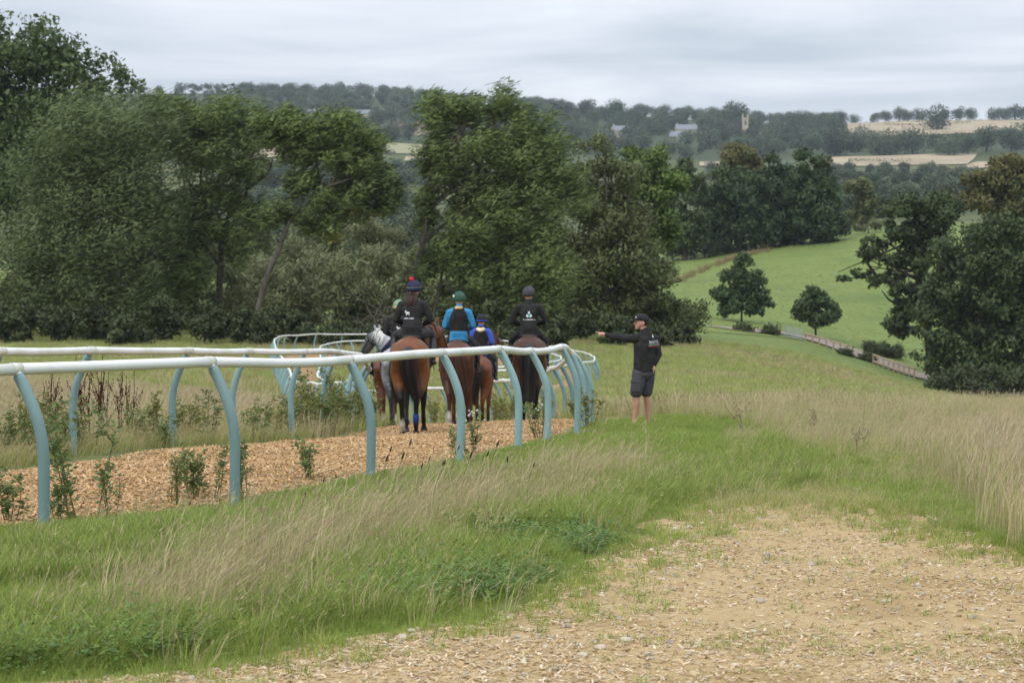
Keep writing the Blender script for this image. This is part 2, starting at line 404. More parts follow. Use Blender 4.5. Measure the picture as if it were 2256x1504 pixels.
# ground colours
m_ground, t, b, o_ = mat_new('turf')
setspec(b, 0.9, 0.1)
a_ = N(t, 'ShaderNodeAttribute', attribute_name='col')
hs = N(t, 'ShaderNodeHueSaturation'); t.links.new(a_.outputs['Color'], hs.inputs['Color'])
tcn = N(t, 'ShaderNodeTexCoord'); nn = N(t, 'ShaderNodeTexNoise'); nn.inputs['Scale'].default_value = 1.3; nn.inputs['Detail'].default_value = 9; nn.inputs['Roughness'].default_value = 0.65
t.links.new(tcn.outputs['Object'], nn.inputs['Vector'])
mr = N(t, 'ShaderNodeMapRange'); t.links.new(nn.outputs['Fac'], mr.inputs[0]); mr.inputs[1].default_value = .3; mr.inputs[2].default_value = .7; mr.inputs[3].default_value = .68; mr.inputs[4].default_value = 1.3
t.links.new(mr.outputs[0], hs.inputs['Value']); t.links.new(hs.outputs[0], b.inputs['Base Color'])
bump(t, b, 9.0, 0.6, 0.08)

def C(*h): return np.array(h)
GREEN, TAN, SOIL, WOOD = C(.14, .18, .05), C(.30, .24, .12), C(.16, .13, .07), C(.055, .072, .032)
def ground_col(x, y):
    r = np.hypot(x, y); px = CX + F_PX * x / np.maximum(y, 1)
    n = fbm(x * 0.09, y * 0.16, 11, 4); n2 = fbm(x * 0.6, y * 0.9, 12, 3)
    k = np.clip(0.12 + 0.55 * n + 0.35 * n2, 0, 1)
    # drier by the rails, greener towards the far meadow
    dry = np.clip(1 - np.abs(r - 50) / 30, 0, 1) * 0.35
    k = np.clip(k + dry - 0.25 * sstep(140, 200, r), 0, 1)
    c = GREEN * (1 - k[..., None]) + TAN * k[..., None]
    soil = (1 - sstep(30, 46, r))[..., None]
    c = c * (1 - soil * .75) + (SOIL * .5 + GREEN * .5) * soil * .75
    f = sstep(420, 480, r)[..., None]
    k3 = np.clip(.5 + 1.1 * fbm(x * .012, y * .02, 15, 4), 0, 1)[..., None]
    k3 = k3 * (1 - sstep(1500, 1620, r))[..., None]
    return c * (1 - f) + (WOOD * (1 - k3) + C(.13, .14, .055) * k3) * f
ang = np.concatenate([np.linspace(-math.pi, -0.42, 34, endpoint=False), np.linspace(-.42, -.26, 24, endpoint=False), np.linspace(-.26, .26, 150, endpoint=False), np.linspace(.26, .42, 24, endpoint=False), np.linspace(.42, math.pi, 34, endpoint=False)])
rad = np.exp(np.linspace(math.log(2.0), math.log(3600), 350))
AA, RR = np.meshgrid(ang, rad, indexing='ij'); gx, gy = RR * np.sin(AA), RR * np.cos(AA)
gz = G(gx, gy)
na, nr = AA.shape
i, j = np.meshgrid(np.arange(na), np.arange(nr - 1), indexing='ij'); k = (i + 1) % na
q = np.stack([i * nr + j, k * nr + j, k * nr + j + 1, i * nr + j + 1], -1).reshape(-1, 4)[:, ::-1]
V = np.stack([gx, gy, gz], -1).reshape(-1, 3); cc = ground_col(gx, gy).reshape(-1, 3)
V = np.vstack([V, [0, 0, 0]]); cc = np.vstack([cc, SOIL])
ii = np.arange(na); tri = np.stack([np.full(na, len(V) - 1), ((ii + 1) % na) * nr, ii * nr], -1)
gm = raw_mesh('ground', V, [q, tri], m_ground, col=cc)
bm = bmesh.new(); bm.from_mesh(gm); bmesh.ops.recalc_face_normals(bm, faces=bm.faces)
if sum(f.normal.z for f in list(bm.faces)[:200]) < 0: bmesh.ops.reverse_faces(bm, faces=bm.faces)
bm.to_mesh(gm); bm.free()
ground = obj('ground', gm); tag(ground, 'grassy hillside falling into a valley and rising to wooded hills', 'ground', kind='structure')
# ------------------------------------------------------------------ path, gallop track, lane and fields
def surfmat(name, cols, scales, rough=0.9, bmp=(60, 0.8, 0.02)):
    m, t, b, o = mat_new(name); setspec(b, rough, 0.15)
    c = noise_mix(t, cols[0], cols[1], scales[0], 0.38, 0.62, 6)
    if len(cols) > 2: c = noise_mix(t, c, cols[2], scales[1], 0.5, 0.7, 5)
    t.links.new(c, b.inputs['Base Color']); bump(t, b, *bmp); return m
m_chips = surfmat('woodchip_bed', [(.30, .185, .085), (.44, .285, .145), (.23, .14, .065)], (22, 2.2), bmp=(38, 1.0, .04))
m_path = surfmat('gravel_bed', [(.43, .30, .145), (.51, .375, .20), (.37, .25, .115)], (14, 1.1), bmp=(55, .9, .03))
m_lane = surfmat('worn_tarmac', [(.22, .175, .14), (.30, .245, .20)], (1.5, 1), bmp=(20, .4, .02))
m_stub = surfmat('stubble', [(.33, .26, .17), (.39, .315, .21), (.28, .22, .14)], (.06, .015), bmp=(3, .3, .05))
m_past = surfmat('pasture', [(.135, .18, .045), (.17, .21, .058), (.11, .155, .042)], (1.1, .09), bmp=(6, .7, .1))
m_hay = surfmat('cut_hay_field', [(.24, .235, .125), (.29, .27, .15)], (.08, .02), bmp=(3, .3, .05))

def heap(t, x, y): return -0.05 + 0.115 * np.sin(np.pi * np.clip(t, 0, 1)) ** .5 + 0.035 * fbm(x * 1.6, y * 1.6, 21) * np.sin(np.pi * t)
def inset(P, s):
    P = np.asarray(P, float); T = np.gradient(P, axis=0); n = np.stack([-T[:, 1], T[:, 0]], -1); n /= np.maximum(np.linalg.norm(n, axis=1, keepdims=True), 1e-6); return P + n * s
kR = np.argmin(np.hypot(RBs[:, 0] + 7.9, RBs[:, 1] - 97)); kL = np.argmin(np.hypot(LBs[:, 0] + 9.5, LBs[:, 1] - 96))
grid_sheet('track_surface', inset(RBs[:kR + 1], .18), inset(LBs[:kL + 1], -.55), 460, 26, heap, m_chips, 'orange-brown woodchip gallop track between two white rails', 'track', edge=.25)
grid_sheet('track_surface', inset(RBs[kR:], .3), inset(LBs[kL:], -.3), 320, 10, heap, m_chips, 'woodchip loop of the gallop track curling round in the dip', 'track', edge=.2)
# gravel path: a fan of strips between its two verges
L_e = [(-9, 5.5), (-5.2, 8.2), (-1.9, 10.38), (-.96, 11.45), (-.31, 12.3), (.2, 14.0), (.78, 16.3), (1.15, 18.4), (1.7, 20.2), (2.4, 21.2), (2.75, 21.8), (2.95, 22.4)]
R_e = [(13, 3), (13, 9), (13, 14), (8, 14.4), (4.6, 15.2), (3.7, 15.9), (3.5, 17.2), (3.35, 19.4), (3.3, 20.8), (3.2, 21.8), (3.05, 22.4)]
grid_sheet('gravel_path', spline(L_e, 6), spline(R_e, 6), 200, 70, 0.010, m_path, 'sandy gravel path strewn with pale wood shavings and pebbles', 'path', edge=.3, seed=4)

def field(name, pts, nu, nv, mat, label, lift=0.35):
    """pts: four (column, distance) corners: near-left, near-right, far-right, far-left"""
    (a, b, c, d) = [((p - CX) / F_PX * q, q) for p, q in pts]
    return grid_sheet(name, [a, d], [b, c], nu, nv, lift, mat, label, 'field')
# pasture beyond the lane
field('pasture', [(1430, 238), (2150, 296), (2330, 405), (1500, 402)], 60, 60, m_past, 'bright green pasture sloping up to the dark trees', lift=.06)
field('stubble_field', [(1790, 1440), (2130, 1440), (2150, 1572), (1780, 1572)], 30, 40, m_stub, 'pale stubble field with three oaks along its upper edge', .6)
field('stubble_field', [(2080, 1330), (2210, 1400), (2190, 1475), (2150, 1470)], 24, 24, m_stub, 'small wedge of stubble below the oak trees', .6)
field('stubble_field', [(1870, 1930), (2420, 1900), (2420, 2330), (1860, 2290)], 40, 60, m_stub, 'broad stubble field under the skyline crossed by a hedge', .8)
field('stubble_field', [(1540, 1470), (1600, 1470), (1596, 1530), (1540, 1530)], 10, 10, m_stub, 'sliver of stubble seen beside the dark chestnut trees', .6)
field('stubble_field', [(540, 860), (925, 870), (915, 985), (540, 985)], 20, 40, m_stub, 'stubble strip glimpsed low under the leaning willow crown', .5)
field('stubble_field', [(540, 1290), (760, 1290), (760, 1490), (540, 1490)], 20, 20, m_stub, 'stubble slope glimpsed through the branches of the leaning willow', .6)
field('hay_field', [(850, 1470), (975, 1470), (985, 1600), (850, 1600)], 20, 20, m_hay, 'cut hay field below the village roofs', .6)
field('stubble_field', [(890, 1370), (960, 1370), (960, 1430), (895, 1430)], 10, 10, m_stub, 'thin stubble strip under the hay field', .6)

# lane with a gate and a wooden fence
lane_c = [(1600, 262), (1690, 268), (1760, 270), (1840, 264), (1920, 256), (2000, 249), (2080, 243), (2200, 236), (2350, 232)]
lane_xy = spline([((p - CX) / F_PX * d, d) for p, d in lane_c], 8)
grid_sheet('lane', inset(lane_xy, 3.2), inset(lane_xy, -3.2), 90, 7, 0.16, m_lane, 'narrow brown farm lane running down to the oak', 'lane')

# ------------------------------------------------------------------ plastic running rails
m_rail, t, b, o_ = mat_new('white_rail'); setspec(b, .38, .4)
c_ = noise_mix(t, (.80, .80, .77), (.60, .60, .47), 1.6, .45, .75, 5)
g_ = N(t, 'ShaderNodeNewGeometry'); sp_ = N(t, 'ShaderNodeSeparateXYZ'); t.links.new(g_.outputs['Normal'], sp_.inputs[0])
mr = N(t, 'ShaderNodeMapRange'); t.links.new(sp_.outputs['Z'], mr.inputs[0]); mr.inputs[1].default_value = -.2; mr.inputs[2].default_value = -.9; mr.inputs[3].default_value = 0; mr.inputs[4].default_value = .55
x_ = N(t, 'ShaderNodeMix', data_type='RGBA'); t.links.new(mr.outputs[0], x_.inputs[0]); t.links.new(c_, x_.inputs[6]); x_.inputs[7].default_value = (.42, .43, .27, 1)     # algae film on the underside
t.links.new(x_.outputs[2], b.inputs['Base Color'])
m_post, t, b, o_ = mat_new('teal_post'); setspec(b, .5, .35)
oi = N(t, 'ShaderNodeObjectInfo'); hs = N(t, 'ShaderNodeHueSaturation')
c_ = noise_mix(t, (.25, .385, .385), (.165, .275, .275), 2.5, .4, .75, 6, stretch=(1, 1, .5))
c_ = noise_mix(t, c_, (.05, .17, .165), 1.3, .62, .70, 3, coord='Object', stretch=(.4, .4, 1.4))
mr = N(t, 'ShaderNodeMapRange'); t.links.new(oi.outputs['Random'], mr.inputs[0]); mr.inputs[3].default_value = .72; mr.inputs[4].default_value = 1.1
t.links.new(mr.outputs[0], hs.inputs['Value']); t.links.new(c_, hs.inputs['Color']); t.links.new(hs.outputs[0], b.inputs['Base Color'])
m_sleeve = plain('sleeve_tape', (.70, .68, .60), (.55, .53, .45), 10, .5, .3)

def rail_fence(base, side, zfix, label, seed):
    """base: post feet on the ground; side: +1 leans to the left of travel"""
    rs = np.random.default_rng(seed)
    root = empty('running_rail_fence', (0, 0, 0))
    tag(root, label, 'rail fence', 'running rails of the gallop track')
    P = spline(base, 14); s = np.concatenate([[0], np.cumsum(np.hypot(*np.diff(P, axis=0).T))])
    feet = [tuple(q) for q in base if q[1] < 43]
    s0 = s[np.argmin(np.hypot(P[:, 0] - feet[-1][0], P[:, 1] - feet[-1][1]))]
    u = s0 + 2.6
    while u < s[-1]:
        feet.append((np.interp(u, s, P[:, 0]), np.interp(u, s, P[:, 1]))); u += 2.6
    feet = np.array(feet); T = unit(np.gradient(feet, axis=0)); Nn = np.stack([-T[:, 1], T[:, 0]], -1) * side
    fz = G(feet[:, 0], feet[:, 1])
    hz = fz + 1.25 + rs.normal(0, .022, len(feet))
    for k, (q, py) in enumerate(zfix):
        kk = int(np.argmin(np.hypot(feet[:, 0] - q[0], feet[:, 1] - q[1]))); d = feet[kk, 1] + Nn[kk, 1] * .24
        hz[kk] = at(0, py, d)[2]
    tops = np.column_stack([feet + Nn * .24, hz])
    # rail: one length between each pair of posts so that it sags and kinks like the real one
    cur = spline(tops, 7); n = 7
    for k in range(len(feet) - 1):
        seg = cur[k * n:(k + 1) * n + 1].copy()
        seg[:, 2] += .012 * np.sin(np.linspace(0, np.pi, len(seg))) * rs.normal(-.6, 1)
        near = feet[k, 1] < 70
        V, f = tube(seg, [.048] * len(seg), 14 if near else 8, cap=False)
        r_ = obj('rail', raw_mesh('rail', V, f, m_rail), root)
        if near:
            a, bb = seg[0], seg[1]; dd = unit(bb - a)
            V, f = tube([a - dd * .055, a + dd * .055], [.0515] * 2, 14, cap=False)
            obj('joint_sleeve', raw_mesh('joint_sleeve', V, f, m_sleeve), r_)
    for k in range(len(feet)):
        near = feet[k, 1] < 70
        f0 = np.array([*feet[k], fz[k] - .12]); tp = tops[k]; h = tp[2] - f0[2]; nv = np.array([*Nn[k], 0]); lean = rs.normal(0, .018, 2)
        prof = [(0, .0), (.30, -.012), (.52, -.012), (.66, .018), (.78, .075), (.88, .14), (.965, .205)]
        pts = np.array([f0 + np.array([0, 0, h * a]) + nv * (o * 1.02) + np.array([lean[0], lean[1], 0]) * (1 - a) for a, o in prof])
        pts = spline(pts, 3)
        V, f = tube(pts, [.0475] * (len(pts) - 2) + [.0465, .045], 12 if near else 7, cap=False)
        po = obj('post', raw_mesh('post', V - f0, f, m_post), root, loc=f0)
        if near:
            e = unit(tp - pts[-1]); V, f = tube([pts[-1] - e * .01, tp - e * .02], [.034, .03], 10, cap=False)
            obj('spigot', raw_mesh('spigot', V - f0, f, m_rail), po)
    return root, feet
fixR = [((-3.71, 18.1), 813), ((-2.51, 20.7), 797), ((-1.46, 23.6), 793), ((-.58, 26.3), 777), ((.07, 29.2), 769), ((.49, 31.8), 773), ((.97, 34.3), 764), ((1.16, 36.9), 776), ((1.34, 39.7), 786), ((1.46, 42.8), 795)]
fixL = [((-6.5, 23.2), 774), ((-5.9, 25.6), 774), ((-5.35, 28.1), 772), ((-4.5, 30.5), 773), ((-4.0, 33), 774), ((-3.42, 35.5), 775), ((-3.15, 38.6), 776), ((-3.0, 42), 783)]
fR, feetR = rail_fence(RB, 1, fixR, 'white rail on curved teal posts along the grassy bank side of the track', 3)
fL, feetL = rail_fence(LB, -1, fixL, 'white rail on curved teal posts along the weedy dock-plant side of the track', 5)

# ------------------------------------------------------------------ gate and wooden fence by the lane
m_galv = plain('galvanised_steel', (.33, .36, .38), (.26, .29, .31), 6, .4, .5)
m_wood = plain('weathered_fence_wood', (.38, .29, .19), (.30, .23, .155), 3, .8, .2, (40, .4, .01))
g0, g1 = foot(1731, 261), foot(1768, 258)
root = empty('farm_gate', tuple(g0)); tag(root, 'galvanised steel farm gate closing the field beside the lane', 'gate')
dv = g1 - g0; ln = np.linalg.norm(dv); dv = dv / ln
for hgt in (.15, .35, .55, .75, .95, 1.15):
    V, f = tube([np.array([0, 0, hgt + .1]), dv * ln + np.array([0, 0, hgt + .1])], [.045] * 2, 7); obj('gate_bar', raw_mesh('gate_bar', V, f, m_galv), root)
for a in (0, .5, 1):
    V, f = tube([dv * ln * a + np.array([0, .02, 0]), dv * ln * a + np.array([0, .02, 1.35])], [.05] * 2, 7); obj('upright', raw_mesh('upright', V, f, m_galv), root)
def wood_fence(pa, pb, n, rails, label):
    root = empty('post_and_rail_fence', (0, 0, 0)); tag(root, label, 'fence')
    P = [foot(pa[0] + (pb[0] - pa[0]) * a, pa[1] + (pb[1] - pa[1]) * a) for a in np.linspace(0, 1, n)]
    for p in P:
        V, f = box(p + np.array([0, 0, .55]), (.13, .13, 1.35)); obj('post', raw_mesh('post', V, f, m_wood, smooth=False), root)
    for h in rails:
        for a, b in zip(P[:-1], P[1:]):
            V, f = tube([a + np.array([0, -.1, h]), b + np.array([0, -.1, h])], [(.04, .085)] * 2, 8, side=(0, 1, 0)); obj('rail', raw_mesh('rail', V, f, m_wood), root)
    return root
wood_fence((1925, 247), (2016, 240), 9, (.45, 1.1), 'two-rail wooden fence beside the lane under the oak')
wood_fence((1775, 257), (1868, 252), 7, (1.05,), 'single-rail wooden fence running down from the steel gate')
# ------------------------------------------------------------------ trees and shrubs
rng = np.random.default_rng(11)
m_bark = plain('grey_bark', (.17, .145, .115), (.07, .06, .05), 2.2, .9, .15, (14, .9, .06), stretch=(1, 1, .35))
m_barkd = plain('dark_bark', (.07, .058, .045), (.035, .03, .025), 2.2, .9, .15, (14, .9, .06), stretch=(1, 1, .35))
LEAF = {
    'willow':  leafmat('willow_leaf', (0.1404, 0.1814, 0.0641), (0.1692, 0.2093, 0.0784), (0.0894, 0.1228, 0.0427), nscale=.22),
    'willowy': leafmat('crack_willow_leaf', (0.1497, 0.2000, 0.0559), (0.1822, 0.2306, 0.0676), (0.0980, 0.1330, 0.0389), nscale=.22),
    'poplar':  leafmat('poplar_leaf', (0.0944, 0.1347, 0.0394), (0.1186, 0.1593, 0.0496), (0.063, 0.090, 0.029), nscale=.2),
    'olive':   leafmat('ash_leaf', (0.1191, 0.1442, 0.0486), (0.1441, 0.1664, 0.0578), (0.1187, 0.1218, 0.0532), nscale=.25),
    'lime':    leafmat('maple_leaf', (0.1265, 0.1843, 0.0387), (0.1567, 0.2152, 0.0493), (0.0824, 0.1267, 0.0341), nscale=.22),
    'dark':    leafmat('chestnut_leaf', (0.0520, 0.0815, 0.0272), (0.0660, 0.0965, 0.0308), (0.055, 0.083, 0.025), nscale=.3),
    'oak':     leafmat('oak_leaf', (0.0602, 0.0860, 0.0286), (0.0778, 0.1050, 0.0344), (0.067, 0.090, 0.029), nscale=.3),
    'oakb':    leafmat('turning_leaf', (0.1300, 0.1216, 0.0366), (0.1660, 0.1444, 0.0454), (0.071, 0.095, 0.031), nscale=.3),
    'scrub':   leafmat('sallow_leaf', (0.1562, 0.1747, 0.0740), (0.1878, 0.1993, 0.0850), (0.104, 0.124, 0.048), nscale=.25),
    'under':   leafmat('bramble_leaf', (0.0561, 0.0745, 0.0261), (0.0719, 0.0895, 0.0309), (0.065, 0.073, 0.029), nscale=.4),
    'yellow':  leafmat('golden_leaf', (.22, .20, .04), (.32, .27, .055), None),
    'young':   leafmat('young_oak_leaf', (0.0624, 0.0976, 0.0329), (0.0786, 0.1174, 0.0391), None),
    'ivy':     leafmat('ivy_leaf', (0.0964, 0.1647, 0.0262), (0.1236, 0.1973, 0.0328), None),
}
WIND = np.array([.86, .12, .30])
def leaf_quads(c, r, n, ln, wd, wind=0.0, droop=0.0, rs=rng, shell=.5):
    """n leaf sprays spread through ellipsoidal clumps c (k,3) with radii r (k,3)"""
    wgt = (r[:, 0] * r[:, 2]); k = rs.choice(len(c), n, p=wgt / wgt.sum())
    d = unit(rs.normal(size=(n, 3)) + np.array([0, 0, .25])); u = (shell + (1 - shell) * rs.random(n) ** .6) * rs.normal(1, .22, n)
    p = c[k] + d * r[k] * u[:, None]
    a = unit(rs.normal(size=(n, 3)) * (1 - wind * .55) + d * .5 + WIND * wind * 2.2 + np.array([0, 0, -1]) * droop * rs.random((n, 1)) * 2)
    nn = d * .9 + rs.normal(size=(n, 3)) * .8 + np.array([0, 0, .5])
    b = unit(np.cross(a, nn)); s = rs.lognormal(0, .28, n)[:, None]
    ng = np.cross(a, b); b = np.where((ng * d).sum(1, keepdims=True) < 0, -b, b); ng = np.cross(a, b)
    global LAST_N
    LAST_N = np.repeat(unit(d * .75 + unit(ng) * .5 + np.array([0, 0, .15])), 4, 0)      # leaves shade as part of their spray
    a = a * ln * .82 * s; b = b * wd * .82 * s
    V = np.empty((n, 4, 3)); V[:, 0] = p - a * .5; V[:, 1] = p - b * .5 + a * .08; V[:, 2] = p + a * .5; V[:, 3] = p + b * .5 + a * .08
    return V.reshape(-1, 3), np.arange(n * 4).reshape(-1, 4)

def clumps(masses, d, ppm, k, frac, rs, depth=1.0):
    C_, R_ = [], []
    for (px, py, rx, ry) in masses:
        c = at(px, py, d); m = max(10, int(1.7 * k * rx * ry / 6000.0))
        v = unit(rs.normal(size=(m, 3))) * (rs.random((m, 1)) ** .33)
        sz = np.array([rx, rx * depth, ry]) / ppm
        C_.append(c + v * sz * (1.02 - frac * .4)); s = (min(rx, ry) * .7 + max(rx, ry) * .3) / ppm * frac * rs.uniform(.7, 1.25, (m, 1))
        R_.append(s * np.array([1.2, 1.15, 1.0]) * np.ones((m, 3)))
    return np.vstack(C_), np.vstack(R_)

def tree(name, label, cat, leaf, d, base, masses, n, ln=.42, wd=.20, trunk=None, limbs=(), r0=.45, bark=None, wind=0.0, droop=0.0, k=14, frac=.42, depth=1.0, shell=.28, seed=0, autolimb=True, group=None, tips=None):
    """base, masses and limbs are surveyed bearings; depth comes from the crown's own breadth"""
    rs = np.random.default_rng(seed + int(d * 10) + n)
    ppm = F_PX / d; b0 = foot(base, d); root = empty(name, tuple(b0)); tag(root, label, cat, group)
    Cc, Rr = clumps(masses, d, ppm, k, frac, rs, depth)
    gzz = G(Cc[:, 0], Cc[:, 1]); Cc[:, 2] = np.maximum(Cc[:, 2], gzz + Rr[:, 2] * .55)
    V, q = leaf_quads(Cc, Rr, n, ln, wd, wind, droop, rs, shell); vn = LAST_N
    gzz = G(V[:, 0], V[:, 1]); V[:, 2] = np.maximum(V[:, 2], gzz + .03)
    if tips:     # strands standing out of the crown, blown by the wind
        mtip = int(n * .16); kk = rs.choice(len(Cc), mtip); st = Cc[kk] + unit(rs.normal(size=(mtip, 3)) + np.array([.5, 0, .8])) * Rr[kk] * rs.uniform(.9, 1.6, (mtip, 1))
        a = unit(WIND + rs.normal(size=(mtip, 3)) * .35) * ln * 2.0; b = unit(np.cross(a, rs.normal(size=(mtip, 3)))) * wd * .7
        V2 = np.stack([st - a * .5, st + b * .5, st + a * .5, st - b * .5], 1).reshape(-1, 3)
        q = np.vstack([q, np.arange(mtip * 4).reshape(-1, 4) + len(V)]); V = np.vstack([V, V2]); vn = np.vstack([vn, np.repeat(unit(st - Cc[kk] + np.array([0, 0, .3])), 4, 0)])
    obj('crown', raw_mesh('crown', V - b0, [q], LEAF[leaf], vn=vn), root)
    bark = bark or m_barkd
    if trunk is None:
        mm = np.array([at(m[0], m[1], d) for m in masses]); ctr = mm.mean(0)
        trunk = [b0 - [0, 0, .4], b0 * .55 + ctr * .45, ctr]
    else:
        trunk = [at(p, y, d) for p, y in trunk]; trunk[0][2] = min(trunk[0][2], b0[2] - .3)
    tp = spline(np.array(trunk), 6)
    V, f = tube(tp, list(np.linspace(r0, r0 * .45, len(tp))), 9); mb = MB().add(V, f)
    obj('trunk', mb.mesh('trunk', bark), root, ).location = -b0
    lm = MB()
    for l in limbs:
        pts = spline(np.array([at(p, y, d) + np.array([0, rs.normal(0, .35), 0]) * (i > 0) for i, (p, y) in enumerate(l)]), 5)
        lm.add(*tube(pts, list(np.linspace(r0 * .48, .05, len(pts))), 7))
    if autolimb:
        for m in masses:
            e = at(m[0], m[1], d) + rs.normal(0, .5, 3); s = tp[rs.integers(len(tp) // 2, len(tp))]
            mid = (s + e) / 2 + rs.normal(0, .4, 3); pts = spline(np.array([s, mid, e]), 4); lm.add(*tube(pts, list(np.linspace(r0 * .35, .04, len(pts))), 6))
        for kk in rs.choice(len(Cc), min(26, len(Cc)), replace=False):
            e = Cc[kk]; s = tp[rs.integers(len(tp) // 2, len(tp))] * .35 + e * .65 + rs.normal(0, .5, 3)
            lm.add(*tube([s, e], [.06, .025], 5))
    if lm.v: obj('limbs', lm.mesh('limbs', bark), root).location = -b0
    return root

PPL = 1.85      # leaf density dial
def n_(x): return int(x * PPL)
tree('poplar_tree', 'tall dark poplar rising above the rounded willow', 'tree', 'poplar', 232, 90, [(40, 110, 110, 85), (130, 170, 100, 80), (-60, 180, 120, 120), (210, 230, 75, 60), (90, 270, 130, 90), (-40, 340, 140, 120), (60, 400, 120, 110), (270, 190, 52, 45), (150, 330, 90, 90), (165, 125, 62, 55), (235, 165, 55, 45), (295, 190, 34, 28), (100, 80, 60, 45)], n_(24000), .56, .31, r0=.6, k=15, frac=.36, seed=1)
tree('willow_tree', 'broad rounded willow with silvery wind-combed foliage', 'tree', 'willow', 186, 215, [(225, 300, 150, 95), (120, 400, 110, 110), (280, 400, 110, 110), (220, 500, 150, 120), (90, 540, 100, 110), (330, 520, 75, 110), (160, 640, 140, 90), (290, 640, 90, 80), (330, 280, 70, 60)], n_(40000), .37, .125, wind=.6, droop=.25, k=13, frac=.42, r0=.5, seed=2, tips=1)
tree('willow_tree', 'forked willow with ivy on its upright dark trunk', 'tree', 'willowy', 192, 482, [(400, 265, 65, 55), (480, 250, 75, 52), (550, 290, 55, 52), (390, 350, 60, 60), (470, 350, 75, 55), (540, 370, 55, 50), (440, 430, 70, 50), (520, 450, 45, 35), (395, 500, 60, 60), (400, 600, 65, 75), (350, 240, 60, 40), (455, 505, 52, 48), (560, 470, 42, 42), (520, 540, 45, 45), (445, 310, 60, 45)], n_(24000), .36, .128, trunk=[(478, 742), (484, 620), (488, 540), (490, 490)], limbs=[[(490, 495), (470, 455), (430, 420), (395, 370)], [(490, 490), (530, 450), (548, 405), (560, 350)], [(545, 415), (590, 380), (600, 350)], [(488, 520), (455, 460), (440, 400), (450, 320)], [(480, 580), (440, 530), (400, 480)]], r0=.34, wind=.55, droop=.2, k=12, frac=.44, autolimb=False, seed=3, tips=1)
tree('willow_tree', 'leaning willow on a pale slanting trunk with drooping crown', 'tree', 'willowy', 180, 550, [(620, 280, 55, 45), (690, 300, 60, 45), (755, 285, 65, 45), (800, 330, 60, 45), (640, 335, 45, 28), (740, 345, 60, 30), (785, 400, 75, 40), (830, 415, 45, 42), (655, 405, 42, 40), (740, 440, 70, 26), (810, 375, 60, 30), (590, 290, 40, 40), (700, 490, 55, 30), (610, 470, 40, 40), (770, 470, 60, 24), (840, 450, 34, 30), (670, 345, 40, 30)], n_(23000), .36, .128, trunk=[(549, 700), (585, 620), (612, 555), (632, 500), (655, 470), (690, 452)], limbs=[[(690, 452), (715, 430), (738, 390), (760, 330)], [(655, 470), (640, 420), (650, 360), (640, 300)], [(700, 448), (745, 446), (790, 425)], [(725, 410), (770, 395), (810, 380)], [(690, 452), (700, 400), (690, 330)]], r0=.27, bark=m_bark, wind=.55, droop=.35, k=12, frac=.46, autolimb=False, seed=4, tips=1)
tree('willow_tree', 'tall windswept willow with all its foliage streaming one way', 'tree', 'willowy', 185, 885, [(975, 250, 55, 50), (1040, 235, 70, 40), (1105, 245, 62, 48), (960, 320, 45, 50), (1040, 320, 80, 55), (1130, 320, 85, 60), (1190, 310, 55, 55), (1000, 400, 60, 55), (1090, 410, 95, 60), (1190, 400, 75, 70), (1240, 430, 50, 70), (1050, 490, 85, 60), (1150, 500, 90, 70), (1010, 560, 65, 65), (940, 470, 34, 50), (950, 600, 45, 60), (960, 380, 34, 50), (1090, 590, 90, 75), (1200, 590, 75, 85), (1060, 680, 90, 50), (1170, 690, 90, 45)], n_(49000), .37, .128, trunk=[(885, 745), (905, 640), (930, 540), (937, 470), (950, 390), (985, 320), (1030, 270)], limbs=[[(930, 540), (965, 505), (1010, 470), (1060, 440)], [(937, 470), (985, 430), (1050, 390)], [(950, 390), (1010, 340), (1080, 310)], [(945, 420), (958, 350), (962, 290)], [(952, 715), (970, 620), (988, 540), (1010, 480)]], r0=.33, bark=m_bark, wind=.6, droop=.2, k=11, frac=.44, autolimb=True, seed=5, tips=1)
tree('ash_tree', 'olive ash tree with thin bare twigs showing in its crown', 'tree', 'olive', 203, 1330, [(1320, 340, 55, 45), (1290, 410, 55, 60), (1360, 400, 60, 60), (1300, 500, 70, 70), (1380, 490, 65, 75), (1310, 600, 80, 80), (1400, 590, 70, 80), (1340, 690, 110, 45), (1260, 560, 45, 70), (1450, 620, 45, 60)], n_(22000), .44, .18, limbs=[[(1330, 700), (1328, 560), (1335, 430), (1330, 330)], [(1330, 560), (1290, 470), (1285, 400)], [(1332, 520), (1380, 440), (1390, 380)], [(1335, 600), (1420, 540), (1460, 560)], [(1330, 640), (1460, 625), (1500, 620)]], r0=.35, bark=m_bark, k=13, frac=.4, seed=6)
tree('maple_tree', 'yellow-green field maple behind the olive ash', 'tree', 'lime', 216, 1440, [(1395, 370, 50, 40), (1440, 370, 50, 45), (1475, 420, 40, 50), (1410, 440, 60, 50), (1450, 500, 50, 55), (1420, 560, 40, 50)], n_(13000), .40, .22, r0=.3, k=14, frac=.4, seed=7)
tree('chestnut_tree', 'dark horse chestnut with yellowing top at the pasture edge', 'tree', 'oakb', 409, 1630, [(1632, 355, 48, 38), (1600, 380, 30, 30), (1660, 370, 30, 30)], n_(3600), .66, .4, r0=.5, k=26, frac=.36, seed=8, autolimb=False)
tree('chestnut_tree', 'dense dark chestnut below the yellowing top, skirt touching the grass', 'tree', 'dark', 397, 1625, [(1630, 405, 62, 45), (1630, 440, 70, 50), (1590, 470, 60, 60), (1650, 490, 80, 50), (1600, 525, 70, 28), (1560, 500, 40, 45), (1680, 525, 60, 28), (1570, 535, 50, 20), (1630, 540, 60, 16)], n_(9500), .72, .42, r0=.5, k=22, frac=.36, seed=9)
